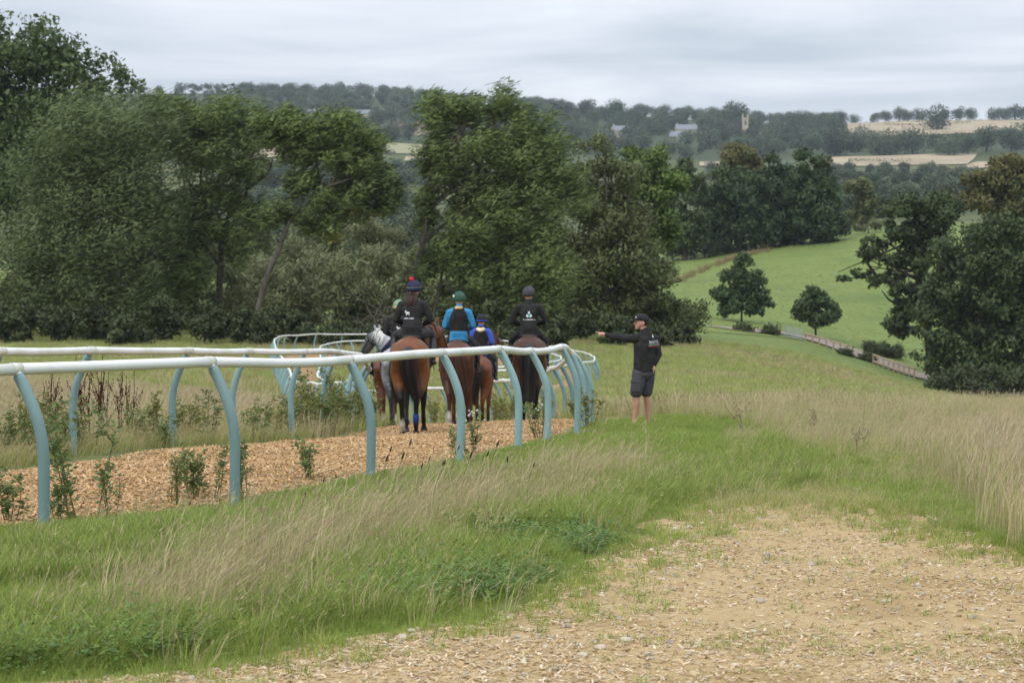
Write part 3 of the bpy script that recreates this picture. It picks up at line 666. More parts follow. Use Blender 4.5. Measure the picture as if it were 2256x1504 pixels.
tree('chestnut_tree', 'middle dark chestnut of the row at the pasture edge', 'tree', 'dark', 400, 1725, [(1705, 365, 42, 35), (1740, 400, 50, 50), (1700, 430, 50, 50), (1730, 490, 70, 45), (1720, 520, 65, 28)], n_(8000), .72, .42, r0=.5, k=22, frac=.36, seed=10)
tree('chestnut_tree', 'broad dark chestnut ending the row at the pasture edge', 'tree', 'dark', 396, 1795, [(1785, 365, 48, 38), (1815, 410, 48, 45), (1770, 430, 50, 50), (1830, 465, 42, 45), (1790, 490, 75, 45), (1840, 495, 34, 34), (1800, 515, 60, 22)], n_(8500), .72, .42, r0=.5, k=22, frac=.36, seed=11)
tree('ash_tree', 'narrow dark tree between the maple and the chestnut row', 'tree', 'oak', 390, 1510, [(1505, 375, 28, 32), (1530, 420, 34, 45), (1490, 450, 34, 45), (1520, 500, 45, 45), (1490, 530, 45, 28)], n_(5200), .66, .36, r0=.4, k=22, frac=.38, seed=12)
tree('hawthorn_tree', 'rusty green hawthorn standing behind the chestnut row', 'tree', 'olive', 425, 1893, [(1890, 420, 30, 32), (1900, 460, 36, 36), (1880, 485, 30, 20)], n_(3200), .66, .34, r0=.3, k=24, frac=.4, seed=13)
tree('young_tree', 'young pointed tree on a short stem beside the lane', 'tree', 'young', 289, 1634, [(1637, 578, 20, 26), (1622, 608, 30, 26), (1655, 612, 28, 26), (1636, 632, 48, 26), (1600, 652, 32, 24), (1672, 650, 32, 24), (1636, 668, 58, 22), (1588, 640, 20, 14), (1690, 668, 16, 14), (1610, 682, 34, 14), (1665, 684, 30, 12)], n_(7000), .44, .28, trunk=[(1634, 722), (1634, 690), (1636, 600)], r0=.16, k=34, frac=.42, seed=14)
tree('young_tree', 'young round-headed tree on a short stem below the lane', 'tree', 'young', 274, 1797, [(1797, 648, 28, 18), (1775, 672, 30, 24), (1820, 674, 30, 24), (1797, 695, 48, 20), (1758, 690, 16, 12), (1838, 694, 16, 14), (1800, 708, 34, 12)], n_(4800), .40, .26, trunk=[(1797, 748), (1797, 715), (1798, 660)], r0=.15, k=40, frac=.44, seed=15)
tree('oak_tree', 'massive dark green oak with foliage hanging to the ground', 'tree', 'oak', 236, 2175, [(2190, 520, 95, 55), (2120, 580, 80, 65), (2240, 600, 90, 80), (2070, 660, 65, 65), (2160, 680, 100, 80), (2260, 720, 90, 90), (2060, 750, 60, 55), (2140, 780, 90, 60), (2240, 820, 100, 55), (2040, 800, 45, 35), (2330, 640, 90, 110), (2110, 840, 80, 35)], n_(36000), .50, .30, r0=.7, k=15, frac=.34, seed=16)
tree('oak_tree', 'open stag-limbed oak reaching bare boughs over the pasture', 'tree', 'oak', 252, 2045, [(2010, 465, 60, 32), (2070, 470, 50, 42), (1985, 505, 48, 28), (2040, 530, 50, 40), (1925, 540, 36, 20), (1905, 562, 20, 16), (1960, 570, 42, 16), (2010, 585, 45, 26), (1945, 612, 50, 15), (1900, 602, 26, 10), (1856, 612, 15, 9), (1985, 640, 46, 22), (2030, 650, 45, 40), (1985, 690, 45, 35), (2000, 720, 40, 25)], n_(15500), .48, .28, trunk=[(2050, 860), (2045, 740), (2030, 640), (2035, 560), (2040, 500)], limbs=[[(2032, 620), (1990, 600), (1950, 575), (1925, 545)], [(2035, 660), (1985, 640), (1935, 615), (1860, 612)], [(1935, 615), (1915, 585), (1905, 565)], [(2030, 650), (1970, 665), (1940, 640)]], r0=.5, k=26, frac=.4, seed=17, autolimb=True)
tree('chestnut_tree', 'brown-tinged chestnut rising behind the big oaks', 'tree', 'oakb', 312, 2190, [(2215, 365, 60, 28), (2160, 400, 50, 30), (2230, 410, 70, 35), (2110, 440, 45, 28), (2180, 450, 70, 40), (2260, 470, 60, 50), (2080, 475, 40, 25), (2300, 400, 60, 60)], n_(13000), .56, .36, r0=.6, k=20, frac=.36, seed=18)
# shrubs: willow scrub, brambles and hedge bottoms
def bush(label, leaf, d, masses, n, ln=.4, wd=.16, **kw):
    c = sum(m[0] for m in masses) / len(masses)
    return tree('shrub', label, 'shrub', leaf, d, c, masses, int(n * 1.35), ln * 1.1, wd * 1.1, r0=.12, **kw)
G1 = 'grey-green sallow bushes beyond the willows'
bs = 'grey-green sallow bush in the scrub beyond the leaning willow'
for k_, (d, ms, n) in enumerate([(262, [(700, 530, 85, 45), (640, 570, 60, 45)], 5200), (275, [(810, 505, 70, 42), (860, 540, 45, 45)], 4600), (248, [(600, 620, 75, 55), (540, 660, 60, 50)], 5200), (240, [(730, 610, 85, 55), (690, 670, 70, 45)], 6200), (232, [(830, 600, 60, 65), (800, 670, 70, 45)], 6000), (270, [(560, 540, 50, 50), (520, 590, 40, 50)], 3600)]):
    bush(bs, 'scrub', d, ms, n, .5, .16, k=16, frac=.45, wind=.35, seed=30 + k_, group=G1)
bush('grey-green sallow filling the gap under the windswept willow', 'scrub', 215, [(905, 590, 40, 60), (880, 650, 45, 50), (925, 660, 40, 50)], 4200, .45, .16, k=16, frac=.45, seed=44)
bush('olive thorn filling the fork behind the ivy-clad willow', 'olive', 212, [(430, 540, 55, 60), (470, 600, 55, 60), (400, 620, 55, 60), (520, 530, 40, 50)], 5200, .42, .18, k=16, frac=.45, seed=45)
bush('golden-leaved bush glimpsed below the leaning willow crown', 'yellow', 292, [(810, 466, 34, 11), (775, 470, 20, 8)], 900, .42, .2, k=40, frac=.6, seed=41)
bush('yellowish bush among the grey-green scrub', 'yellow', 246, [(738, 524, 30, 13)], 500, .36, .18, k=40, frac=.6, seed=42)
G2 = 'bramble and thorn bushes at the foot of the trees'
rs2 = np.random.default_rng(91)
for k_, px in enumerate(np.arange(-60, 1520, 41)):
    for row in (0, 1):
        d = (171, 196)[row] + rs2.uniform(-5, 8) + (12 if px > 1250 else 0); ppm = F_PX / d
        yb = HOR + (EYE - Gz((px - CX) / F_PX * d, d)) * ppm; h = rs2.uniform(62, 105) * (1.0, 1.75)[row] * (.55 if 640 < px < 900 and row == 0 else 1) * (.75 if px > 1400 else 1)
        p2 = px + rs2.uniform(-16, 16) + row * 20
        leaf, lb = ('under', 'dark bramble bush at the foot of the trees') if row == 0 else (('scrub', 'grey-green thorn bush crowding under the willows') if 480 < px < 900 else ('olive', 'dull olive thorn bush crowding under the tall trees'))
        tree('shrub', lb, 'shrub', leaf, d, p2, [(p2, yb - h * .36, rs2.uniform(34, 46), h * .42), (p2 + rs2.uniform(-22, 22), yb - h * .62, rs2.uniform(24, 34), h * .36)], (1600, 2100)[row], .41, .195, r0=.1, k=16, frac=.42, seed=500 + k_ * 2 + row, group=G2, autolimb=False)
bush('dark hedge bottom below the massive oak', 'under', 196, [(2110, 850, 75, 38), (2200, 845, 80, 45), (2270, 850, 60, 50)], 6500, .36, .2, k=18, frac=.4, seed=70)
bush('low clipped bank of rushes beside the lane', 'under', 266, [(1915, 768, 20, 14), (1945, 772, 22, 16), (1975, 778, 22, 16)], 2600, .6, .08, k=60, frac=.6, seed=71, autolimb=False, trunk=[(1945, 800), (1945, 790)])
bush('rough hedge beneath the chestnut row', 'under', 392, [(1560, 545, 40, 14), (1500, 552, 50, 16)], 1600, .5, .26, k=30, frac=.6, seed=72)
bush('weedy clump hiding part of the lane fence', 'under', 251, [(1860, 795, 22, 12), (1905, 806, 26, 13)], 1300, .36, .14, k=40, frac=.7, seed=73)
bush('weedy strip between the steel gate and the tall hedge', 'under', 262, [(1690, 735, 34, 8), (1640, 728, 30, 7)], 1100, .36, .14, k=40, frac=.8, seed=74)
bush('low pale hedge at the upper corner of the pasture', 'scrub', 406, [(1930, 497, 26, 9), (1895, 500, 20, 8)], 900, .46, .2, k=40, frac=.7, seed=75)
# dead branches caught at the wood edge
rs = np.random.default_rng(5); b0 = foot(850, 172); mb = MB()
for k_ in range(34):
    a = at(rs.uniform(820, 900), rs.uniform(695, 728), 172 + rs.normal(0, .8)); e = a + np.array([rs.normal(.3, 1.6), rs.normal(0, .6), abs(rs.normal(.9, .8))])
    mid = (a + e) / 2 + rs.normal(0, .35, 3); pts = spline(np.array([a, mid, e]), 4); mb.add(*tube(pts, list(np.linspace(rs.uniform(.03, .09), .012, len(pts))), 5))
tag(obj('fallen_branches', mb.mesh('fallen_branches', m_bark)), 'tangle of dead grey branches fallen at the wood edge', 'branches')
# ------------------------------------------------------------------ the far hills: woods, hedges, village
m_far = leafmat('hill_wood_leaf', (.054, .080, .040), (.088, .118, .058), (.066, .084, .044), nscale=.15, objrand=.38, transl=.15)
m_purple = leafmat('copper_beech_leaf', (.040, .024, .026), (.060, .036, .034), None, transl=.1)
m_silver = leafmat('silver_willow_leaf', (.13, .16, .13), (.18, .21, .17), None, transl=.15)
def far_mesh(seed, h, wdt, n, size, trunk=True, flat=.8, mat=None):
    rs = np.random.default_rng(seed); k = 26
    v = unit(rs.normal(size=(k, 3))) * rs.random((k, 1)) ** .4
    c = v * np.array([wdt * .36, wdt * .36, h * .34]) + np.array([0, 0, h * .44]); r = np.ones((k, 3)) * rs.uniform(.17, .28, (k, 1)) * wdt * np.array([1, 1, flat])
    c[:, 2] = np.maximum(c[:, 2], r[:, 2] * .8)
    V, q = leaf_quads(c, r, n, size, size * .62, 0, 0, rs, .6); vn = LAST_N; V[:, 2] = np.maximum(V[:, 2], 0)
    mb = MB().add(V, [q], 0); mb.add(*tube([(0, 0, -1.5), (0, 0, h * .6)], [wdt * .035, wdt * .02], 6), mat=1)
    me = mb.mesh('far_tree', [mat or m_far, m_barkd]); nn = np.zeros((len(me.vertices), 3), np.float32); nn[:len(vn)] = vn; me.normals_split_custom_set_from_vertices(nn); return me
FM = [far_mesh(100 + i, 13.5 + (i % 3) * 1.5, 15 + (i % 4) * 1.8, 2400, 1.05) for i in range(7)]
FB = [far_mesh(200 + i, 5.5 + (i % 3) * .7, 7 + (i % 3), 2600, .55) for i in range(5)]
def far_tree(name, px, d, scale, label, group=None, meshes=FM, rs=rng, sz=1.0, cat='tree', me=None):
    o = obj(name, me or meshes[rs.integers(len(meshes))]); p = foot(px, d); o.location = (p[0], p[1], p[2] - .2); o.rotation_euler = (0, 0, rs.uniform(0, 6.28))
    s = scale * rs.uniform(.88, 1.12); o.scale = (s * rs.uniform(.9, 1.15), s, s * sz); tag(o, label, cat, group); return o
HOUSES = [(884, 1735), (918, 1745), (948, 1760), (795, 1990), (683, 1960), (1366, 1880), (1496, 1830), (1510, 1980), (1640, 1900)]
FIELDS = [((1780, 1900), (2170, 2380)), ((1850, 1700), (2600, 2500)), ((1760, 1420), (2220, 1585)), ((2070, 1320), (2220, 1480)), ((1535, 1455), (1605, 1540)), ((530, 850), (930, 995)), ((530, 1270), (770, 1505)), ((845, 1355), (990, 1610))]
FIELDS = FIELDS[1:]
rs = np.random.default_rng(77); n_far = 0
lab = 'rounded tree in the wood covering the far hillside'
def blocked(px, d):
    if any(a[0] < px < b[0] and a[1] < d < b[1] for a, b in FIELDS): return True
    return any(abs(px - h[0]) < 15 and h[1] - 120 < d < h[1] + 25 for h in HOUSES)
wood_extra = []
for d in (2640, 2560, 2470, 2380, 2290, 2200, 2110, 2030, 1950, 1880, 1810, 1740, 1670, 1610):
    st = 31 * 2200 / d
    for px in np.arange(400, 1900, st):
        p = px + rs.uniform(-.45, .45) * st; dd = d + rs.uniform(-30, 30)
        if d < 2000 and p < 530: continue
        if d > 2400 and p > 1250: continue
        if blocked(p, dd) or rs.random() < .06: continue
        wood_extra.append((p, dd))
rs.shuffle(wood_extra)
wood_extra = [tuple(w) for w in wood_extra]
# the ones in plain view become trees of their own; those behind the near willows join the wood as one mass
vis = [w for w in wood_extra if (535 < w[0] < 935) or w[0] > 1150]
hid = [w for w in wood_extra if w not in set(vis)]
for p, d in vis[:292]: far_tree('wood_tree', p, d, .98, lab, 'trees of the far hillside wood', rs=rs)
rest = vis[292:] + hid
mbw = MB()
for p, d in rest:
    c0 = foot(p, d); h = rs.uniform(11, 15); k = 7
    c = unit(rs.normal(size=(k, 3))) * rs.random((k, 1)) ** .5 * np.array([4.2, 4.2, 3.5]) + c0 + np.array([0, 0, h * .55]); r = np.ones((k, 3)) * rs.uniform(2.0, 3.2, (k, 1)) * np.array([1, 1, .8])
    V, q = leaf_quads(c, r, 250, 1.5, 1.0, 0, 0, rs, .6); mbw.add(V, [q]); mbw.vn.append(LAST_N)
wm = mbw.mesh('wood', m_far); wm.normals_split_custom_set_from_vertices(np.concatenate(mbw.vn).astype(np.float32))
tag(obj('wood', wm), 'mass of woodland filling in the far hillside', 'woodland', kind='stuff')
# nearer valley scrub between pasture and stubble
lab2 = 'bushy tree in the valley scrub below the stubble fields'
for d, lo, hi, st, sc in ((1330, 1560, 2080, 44, 1.1), (1210, 1560, 2160, 40, 1.2), (1060, 1840, 2230, 44, 1.25), (900, 1850, 2200, 46, 1.2), (760, 1850, 2150, 50, 1.15), (640, 1860, 2120, 52, 1.1), (540, 1880, 2100, 56, 1.05)):
    for px in np.arange(lo, hi, st):
        far_tree('valley_tree', px + rs.uniform(-14, 14), d + rs.uniform(-30, 30), sc, lab2, 'trees of the valley scrub', FB, rs)
lab3 = 'dark bushy tree in the valley seen through the willow branches'
for d, lo, hi, st, sc in ((1240, 540, 940, 36, 1.6), (1160, 540, 940, 40, 1.5), (1060, 540, 940, 36, 1.5), (820, 540, 940, 34, 1.3), (740, 540, 940, 38, 1.3), (640, 540, 940, 40, 1.3), (540, 540, 940, 44, 1.3), (450, 540, 940, 50, 1.3)):
    for px in np.arange(lo, hi, st):
        far_tree('valley_tree', px + rs.uniform(-14, 14), d + rs.uniform(-30, 30), sc, lab3, 'valley trees behind the willows', FB, rs)
# trees that stand out
OK = 'broad field oaks along the stubble'
for px, d, s in ((1838, 1600, 1.35), (1935, 1585, 1.35), (1958, 1590, 1.2), (2008, 1588, 1.4), (2088, 1560, 1.15), (2130, 1570, 1.3), (2170, 1600, 1.5), (2225, 1600, 1.4), (2060, 1640, 1.2), (2110, 1650, 1.2), (1880, 1660, 1.2), (1900, 1740, 1.25), (2240, 1660, 1.3)):
    far_tree('field_oak', px, d, s, 'broad oak along the upper edge of the stubble field', OK, FM, rs)
far_tree('field_oak', 2062, 2010, 1.35, 'lone dark oak standing in the middle of the upper stubble field', None, FM, rs, 1.1)
for px, d, s in ((1838, 2300, .8), (1880, 2300, .8), (1925, 2300, 1.0), (1948, 2310, 1.1), (1978, 2300, 1.15), (1998, 2310, .9), (2022, 2300, 1.15), (2078, 2310, .95), (2110, 2310, 1.0), (2134, 2300, 1.05), (2185, 2310, 1.15), (2205, 2300, 1.2), (2232, 2310, 1.2), (2256, 2300, 1.2), (2285, 2300, 1.2)):
    far_tree('skyline_tree', px, d, s * .92, 'dark tree on the bare skyline above the upper stubble field', 'skyline trees', FM, rs)
for px, d, s in ((1293, 2180, 1.35), (1355, 2150, 1.2), (1620, 2050, 1.7)):
    far_tree('village_tree', px, d, s, 'tall tree standing clear of the village wood against the sky', 'tall trees over the village', FM, rs, 1.15)
far_tree('copper_beech', 1306, 1880, 1.0, 'dark purple copper beech above the village', None, me=far_mesh(301, 12, 13, 700, .95, mat=m_purple), rs=rs)
far_tree('silver_willow', 1716, 1330, 1.0, 'pale silvery willow in the valley scrub', None, me=far_mesh(302, 9, 14, 900, .7, mat=m_silver), rs=rs)
far_tree('silver_willow', 1255, 1700, 1.0, 'pale silvery willow below the copper beech', None, me=far_mesh(303, 9, 9, 700, .7, mat=m_silver), rs=rs)
def hedge(pts, h, n, label):
    P = spline(np.array([foot(p, d) for p, d in pts]), 10); k = rng.integers(len(P), size=160)
    c = P[k] + rng.normal(0, .6, (160, 3)) + np.array([0, 0, h * .5]); r = np.ones((160, 3)) * np.array([h * 1.2, h * .7, h * .55])
    V, q = leaf_quads(c, r, n, .9, .5, 0, 0, rng, .5)
    tag(obj('hedgerow', raw_mesh('hedgerow', V, [q], m_far, smooth=False)), label, 'hedge')
hedge([(1950, 2140), (2040, 2120), (2130, 2130)], 2.4, 900, 'thin dark hedge crossing the upper stubble field')
hedge([(1905, 2250), (2000, 2225), (2120, 2200), (2250, 2215)], 2.2, 1200, 'hedge along the crest of the upper stubble field')
hedge([(1900, 1880), (2010, 1890), (2140, 1870), (2300, 1850)], 4.0, 1500, 'thick hedge along the foot of the upper stubble field')
hedge([(1870, 1500), (1930, 1495), (2000, 1490)], 2.2, 600, 'low hedge splitting the stubble field under the oaks')
hedge([(860, 1460), (960, 1445)], 3, 500, 'hedge between the hay field and the thin stubble strip')
hedge([(880, 1690), (990, 1660)], 6, 1100, 'tall garden hedge in front of the village houses')
# village -------------------------------------------------------------
m_stone = plain('limestone', (.50, .43, .31), (.42, .36, .27), .4, .9, .1)
m_tile = plain('brown_tiles', (.17, .115, .10), (.13, .09, .085), .8, .9, .1)
m_slate = plain('grey_slates', (.24, .25, .28), (.20, .21, .24), .8, .8, .2)
m_glass = plain('window_glass', (.05, .06, .07), (.04, .05, .06), 2, .2, .5)
m_frame = plain('white_window_frame', (.7, .7, .68), None, 2, .6, .2)
def house(px, d, w, dp, h, rz, roof, label, chim=1):
    p = foot(px, d); root = empty('house', tuple(p), rz); tag(root, label, 'house')
    V, f = box((0, 0, h / 2 - .5), (w, dp, h + 1)); wall = obj('wall', raw_mesh('wall', V, f, m_stone, smooth=False), root)
    rh = dp * .5; o = .35
    V = np.array([(-w / 2 - o, -dp / 2 - o, h - .25), (w / 2 + o, -dp / 2 - o, h - .25), (w / 2 + o, dp / 2 + o, h - .25), (-w / 2 - o, dp / 2 + o, h - .25), (-w / 2 - o, 0, h + rh), (w / 2 + o, 0, h + rh)])
    rf = obj('roof', raw_mesh('roof', V, [np.array([(0, 1, 5, 4), (2, 3, 4, 5), (0, 3, 2, 1)])], roof, smooth=False), root)
    V = np.array([(s * (w / 2 - .02), y, z) for s in (-1, 1) for y, z in ((-dp / 2, h - .3), (dp / 2, h - .3), (0, h + rh - .45))])
    V = np.vstack([V + np.array([.40, 0, 0]) * np.sign(V[:, :1])]); obj('gable', raw_mesh('gable', V, [np.array([(0, 2, 1), (3, 4, 5)])], m_stone, smooth=False), root)
    for c in range(chim):
        V, f = box(((-1) ** c * w * .42, 0, h + rh + .3), (.9, .9, 1.8)); obj('chimney', raw_mesh('chimney', V, f, m_stone, smooth=False), rf)
    for z in np.arange(1.4, h - .6, 2.6):
        for x in np.arange(-w / 2 + 1.6, w / 2 - 1, 3.2):
            V, f = box((x, -dp / 2 - .01, z), (1.3, .16, 1.3)); wn = obj('window', raw_mesh('window', V, f, m_frame, smooth=False), root)
            V, f = box((x, -dp / 2 - .07, z), (1.05, .1, 1.05)); obj('pane', raw_mesh('pane', V, f, m_glass, smooth=False), wn)
    return root
house(884, 1735, 12, 8, 4.6, R(8), m_tile, 'stone house with long brown roof behind the garden hedge', 2)
house(918, 1745, 8, 9, 4.8, R(78), m_tile, 'stone house turning its pale gable towards the hay field')
house(948, 1760, 12, 8, 4.6, R(-6), m_tile, 'stone house with brown roof half hidden by the windswept willow', 2)
house(795, 1990, 17, 7, 4.2, R(4), m_slate, 'long low grey-roofed barn high in the hillside wood', 0)
house(683, 1960, 11, 8, 4.8, R(-10), m_slate, 'small grey-roofed house just above the leaning willow crown')
house(1366, 1880, 14, 8, 6.0, R(20), m_slate, 'two-storey stone house with twin gables under the copper beech', 2)
house(1496, 1830, 14, 8, 5.0, R(-24), m_slate, 'stone house with blue-grey slate roof in the village')
house(1510, 1980, 18, 8, 4.6, R(6), m_slate, 'long slate-roofed house near the top of the village', 2)
p = foot(1640, 1900); tw = empty('church_tower', tuple(p)); tag(tw, 'pale stone church tower with corner pinnacles among the trees', 'church')
th = 17.0; V, f = box((0, 0, th / 2), (4.6, 4.6, th)); obj('tower_wall', raw_mesh('tower_wall', V, f, m_stone, smooth=False), tw)
V, f = box((0, 0, th + .5), (5.0, 5.0, 1.0)); obj('parapet', raw_mesh('parapet', V, f, m_stone, smooth=False), tw)
for sx in (-1, 1):
    for sy in (-1, 1):
        V, f = tube([(sx * 2.1, sy * 2.1, th + .9), (sx * 2.1, sy * 2.1, th + 2.4), (sx * 2.1, sy * 2.1, th + 4.4)], [.5, .45, .05], 6, cap=False); obj('pinnacle', raw_mesh('pinnacle', V, f, m_stone, smooth=False), tw)
V, f = box((0, -2.3, th * .8), (1.3, .2, 3.4)); obj('belfry_opening', raw_mesh('belfry_opening', V, f, m_glass, smooth=False), tw)
V, f = box((7.5, 0, 3.0), (12, 7, 6)); obj('nave', raw_mesh('nave', V, f, m_stone, smooth=False), tw)

# the belt of trees and the wooded hill run on beyond the view
mbt, rs = MB(), np.random.default_rng(99)
for px in np.arange(-1000, -90, 52):
    d = 185 + rs.uniform(-8, 45); c0 = foot(px, d); h = rs.uniform(8, 19); k = 22
    c = unit(rs.normal(size=(k, 3))) * rs.random((k, 1)) ** .4 * np.array([3.2, 3.2, h * .4]) + c0 + np.array([0, 0, h * .46]); r = np.ones((k, 3)) * rs.uniform(1.0, 1.7, (k, 1))
    V, q = leaf_quads(c, r, 2200, .62, .3, .3, .2, rs, .5); mbt.add(V, [q]); mbt.vn.append(LAST_N)
wm = mbt.mesh('treeline', LEAF['olive']); wm.normals_split_custom_set_from_vertices(np.concatenate(mbt.vn).astype(np.float32))
tag(obj('treeline', wm), 'belt of trees running on past the tall poplar', 'trees', kind='stuff')
mbt = MB()
for d in (2600, 2450, 2300, 2150, 2000, 1850):
    for px in np.arange(-1000, 400, 44):
        c0 = foot(px + rs.uniform(-18, 18), d + rs.uniform(-40, 40)); k = 7
        c = unit(rs.normal(size=(k, 3))) * rs.random((k, 1)) ** .5 * np.array([5, 5, 3.5]) + c0 + np.array([0, 0, 7]); r = np.ones((k, 3)) * rs.uniform(2.2, 3.6, (k, 1)) * np.array([1, 1, .8])
        V, q = leaf_quads(c, r, 140, 1.9, 1.3, 0, 0, rs, .6); mbt.add(V, [q]); mbt.vn.append(LAST_N)
wm = mbt.mesh('wood', m_far); wm.normals_split_custom_set_from_vertices(np.concatenate(mbt.vn).astype(np.float32))
tag(obj('wood', wm), 'woodland continuing along the hill behind the poplar', 'woodland', kind='stuff')
# ------------------------------------------------------------------ grass, clover, chips and gravel
rng = np.random.default_rng(23)
m_grass = colmat('grass_blades', .6, .25, transl=.3, objrand=.22)
m_chip = colmat('wood_shavings', .85, .1, objrand=.25)
m_stone2 = colmat('pebbles', .85, .2, objrand=.25, nscale=30, namt=.2)
GR = [(.245, .33, .06), (.30, .38, .075), (.19, .265, .055), (.33, .37, .095)]
BL = [(.52, .43, .24), (.45, .37, .20), (.58, .49, .29), (.42, .35, .19)]
BR = [(.22, .15, .085), (.28, .20, .12)]
def blades(rs, n, h, spread, lean, wdt, cols, wind=(.25, 0), head=0.0, headc=None, stiff=.5):
    """one tuft: n curved tapering blades"""
    V, Q, T3, Cc = [], [], [], []; k = 0
    for i in range(n):
        a = rs.uniform(0, 2 * np.pi); r = spread * math.sqrt(rs.random()); b = np.array([r * math.cos(a), r * math.sin(a), -.02]); hh = h * rs.uniform(.5, 1.15)
        ld = np.array([math.cos(a), math.sin(a)]) * lean * rs.uniform(.2, 1.2) + np.array(wind) * rs.uniform(.5, 1.4) + rs.normal(0, .12, 2)
        m = b + np.array([ld[0] * hh * stiff * .5, ld[1] * hh * stiff * .5, hh * .55]); t = b + np.array([ld[0] * hh, ld[1] * hh, hh * rs.uniform(.8, 1.0)])
        fa = rs.uniform(0, np.pi); s = np.array([math.cos(fa), math.sin(fa), 0]) * wdt * rs.uniform(.7, 1.2) * .5
        c = np.array(cols[rs.integers(len(cols))]) * rs.uniform(.85, 1.15)
        V += [b - s, b + s, m - s * .8, m + s * .8, t]; Q.append((k, k + 1, k + 3, k + 2)); T3.append((k + 2, k + 3, k + 4)); Cc += [c] * 5; k += 5
        if head and rs.random() < head:
            d = unit(t - m); hl = h * rs.uniform(.09, .15); sd = unit(np.cross(d, rs.normal(size=3))) * wdt * .95
            c2 = np.array(headc[rs.integers(len(headc))]); V += [t - d * hl * .3, t + d * hl * .3 + sd, t + d * hl, t + d * hl * .3 - sd]; Q.append((k, k + 1, k + 2, k + 3)); Cc += [c2] * 4; k += 4
    return raw_mesh('tuft', np.array(V), [np.array(Q), np.array(T3)], m_grass, smooth=False, col=np.array(Cc))
def clover(rs, n=26, r=.13, h=.10):
    V, Q, Cc = [], [], []; k = 0
    for i in range(n):
        c = np.array([rs.normal(0, r), rs.normal(0, r), abs(rs.normal(h, .04))]); col = np.array([(.13, .215, .045), (.17, .26, .055), (.10, .17, .038)][rs.integers(3)])
        for j in range(3):
            a = rs.uniform(0, 6.28) + j * 2.09; d = np.array([math.cos(a), math.sin(a), rs.uniform(-.2, .35)]) * rs.uniform(.017, .03); s = np.array([-math.sin(a), math.cos(a), rs.uniform(-.2, .2)]) * .012
            V += [c, c + d * .6 + s, c + d, c + d * .6 - s]; Q.append((k, k + 1, k + 2, k + 3)); Cc += [col] * 4; k += 4
    return raw_mesh('clover', np.array(V), [np.array(Q)], m_grass, smooth=False, col=np.array(Cc))
def chip(rs, l, w_, t_):
    V, f = box((0, 0, 0), (l, w_, t_)); V = V + rs.normal(0, .0016, V.shape); V[:, 2] += (V[:, 0] / l) ** 2 * l * rs.uniform(-.12, .12)
    c = np.array([(.48, .355, .20), (.54, .41, .25), (.42, .29, .15), (.58, .47, .33)][rs.integers(4)]); return raw_mesh('chip', V, f, m_chip, smooth=False, col=np.tile(c, (8, 1)))
def chip_o(rs, l, w_, t_):
    me = chip(rs, l, w_, t_); c = np.array([(.42, .26, .118), (.49, .315, .155), (.34, .20, .088), (.52, .365, .21)][rs.integers(4)]); paint(me, np.tile(c, (8, 1))); return me
def pebble(rs, r):
    bm = bmesh.new(); bmesh.ops.create_icosphere(bm, subdivisions=1, radius=r)
    for v in bm.verts: v.co = v.co * rs.uniform(.75, 1.2); v.co.z *= .6
    me = bpy.data.meshes.new('pebble'); bm.to_mesh(me); bm.free(); me.materials.append(m_stone2); me.polygons.foreach_set('use_smooth', np.full(len(me.polygons), rs.random() < .5))
    c = np.array([(.42, .33, .20), (.34, .31, .26), (.48, .41, .30), (.40, .29, .16)][rs.integers(4)]); paint(me, np.tile(c, (len(me.vertices), 1))); return me

def scatter_tree(col):
    g = bpy.data.node_groups.new('scatter', 'GeometryNodeTree')
    g.interface.new_socket('Geometry', in_out='INPUT', socket_type='NodeSocketGeometry'); g.interface.new_socket('Geometry', in_out='OUTPUT', socket_type='NodeSocketGeometry')
    gi, go = g.nodes.new('NodeGroupInput'), g.nodes.new('NodeGroupOutput'); ip = g.nodes.new('GeometryNodeInstanceOnPoints'); ci = g.nodes.new('GeometryNodeCollectionInfo')
    ci.inputs['Collection'].default_value = col; ci.inputs['Separate Children'].default_value = True; ci.inputs['Reset Children'].default_value = True
    def na(n, ty):
        a = g.nodes.new('GeometryNodeInputNamedAttribute'); a.data_type = ty; a.inputs['Name'].default_value = n; return a.outputs[0]
    g.links.new(gi.outputs[0], ip.inputs['Points']); g.links.new(ci.outputs[0], ip.inputs['Instance']); ip.inputs['Pick Instance'].default_value = True
    g.links.new(na('pick', 'INT'), ip.inputs['Instance Index']); g.links.new(na('rot', 'FLOAT_VECTOR'), ip.inputs['Rotation']); g.links.new(na('scl', 'FLOAT_VECTOR'), ip.inputs['Scale'])
    g.links.new(ip.outputs[0], go.inputs[0]); return g
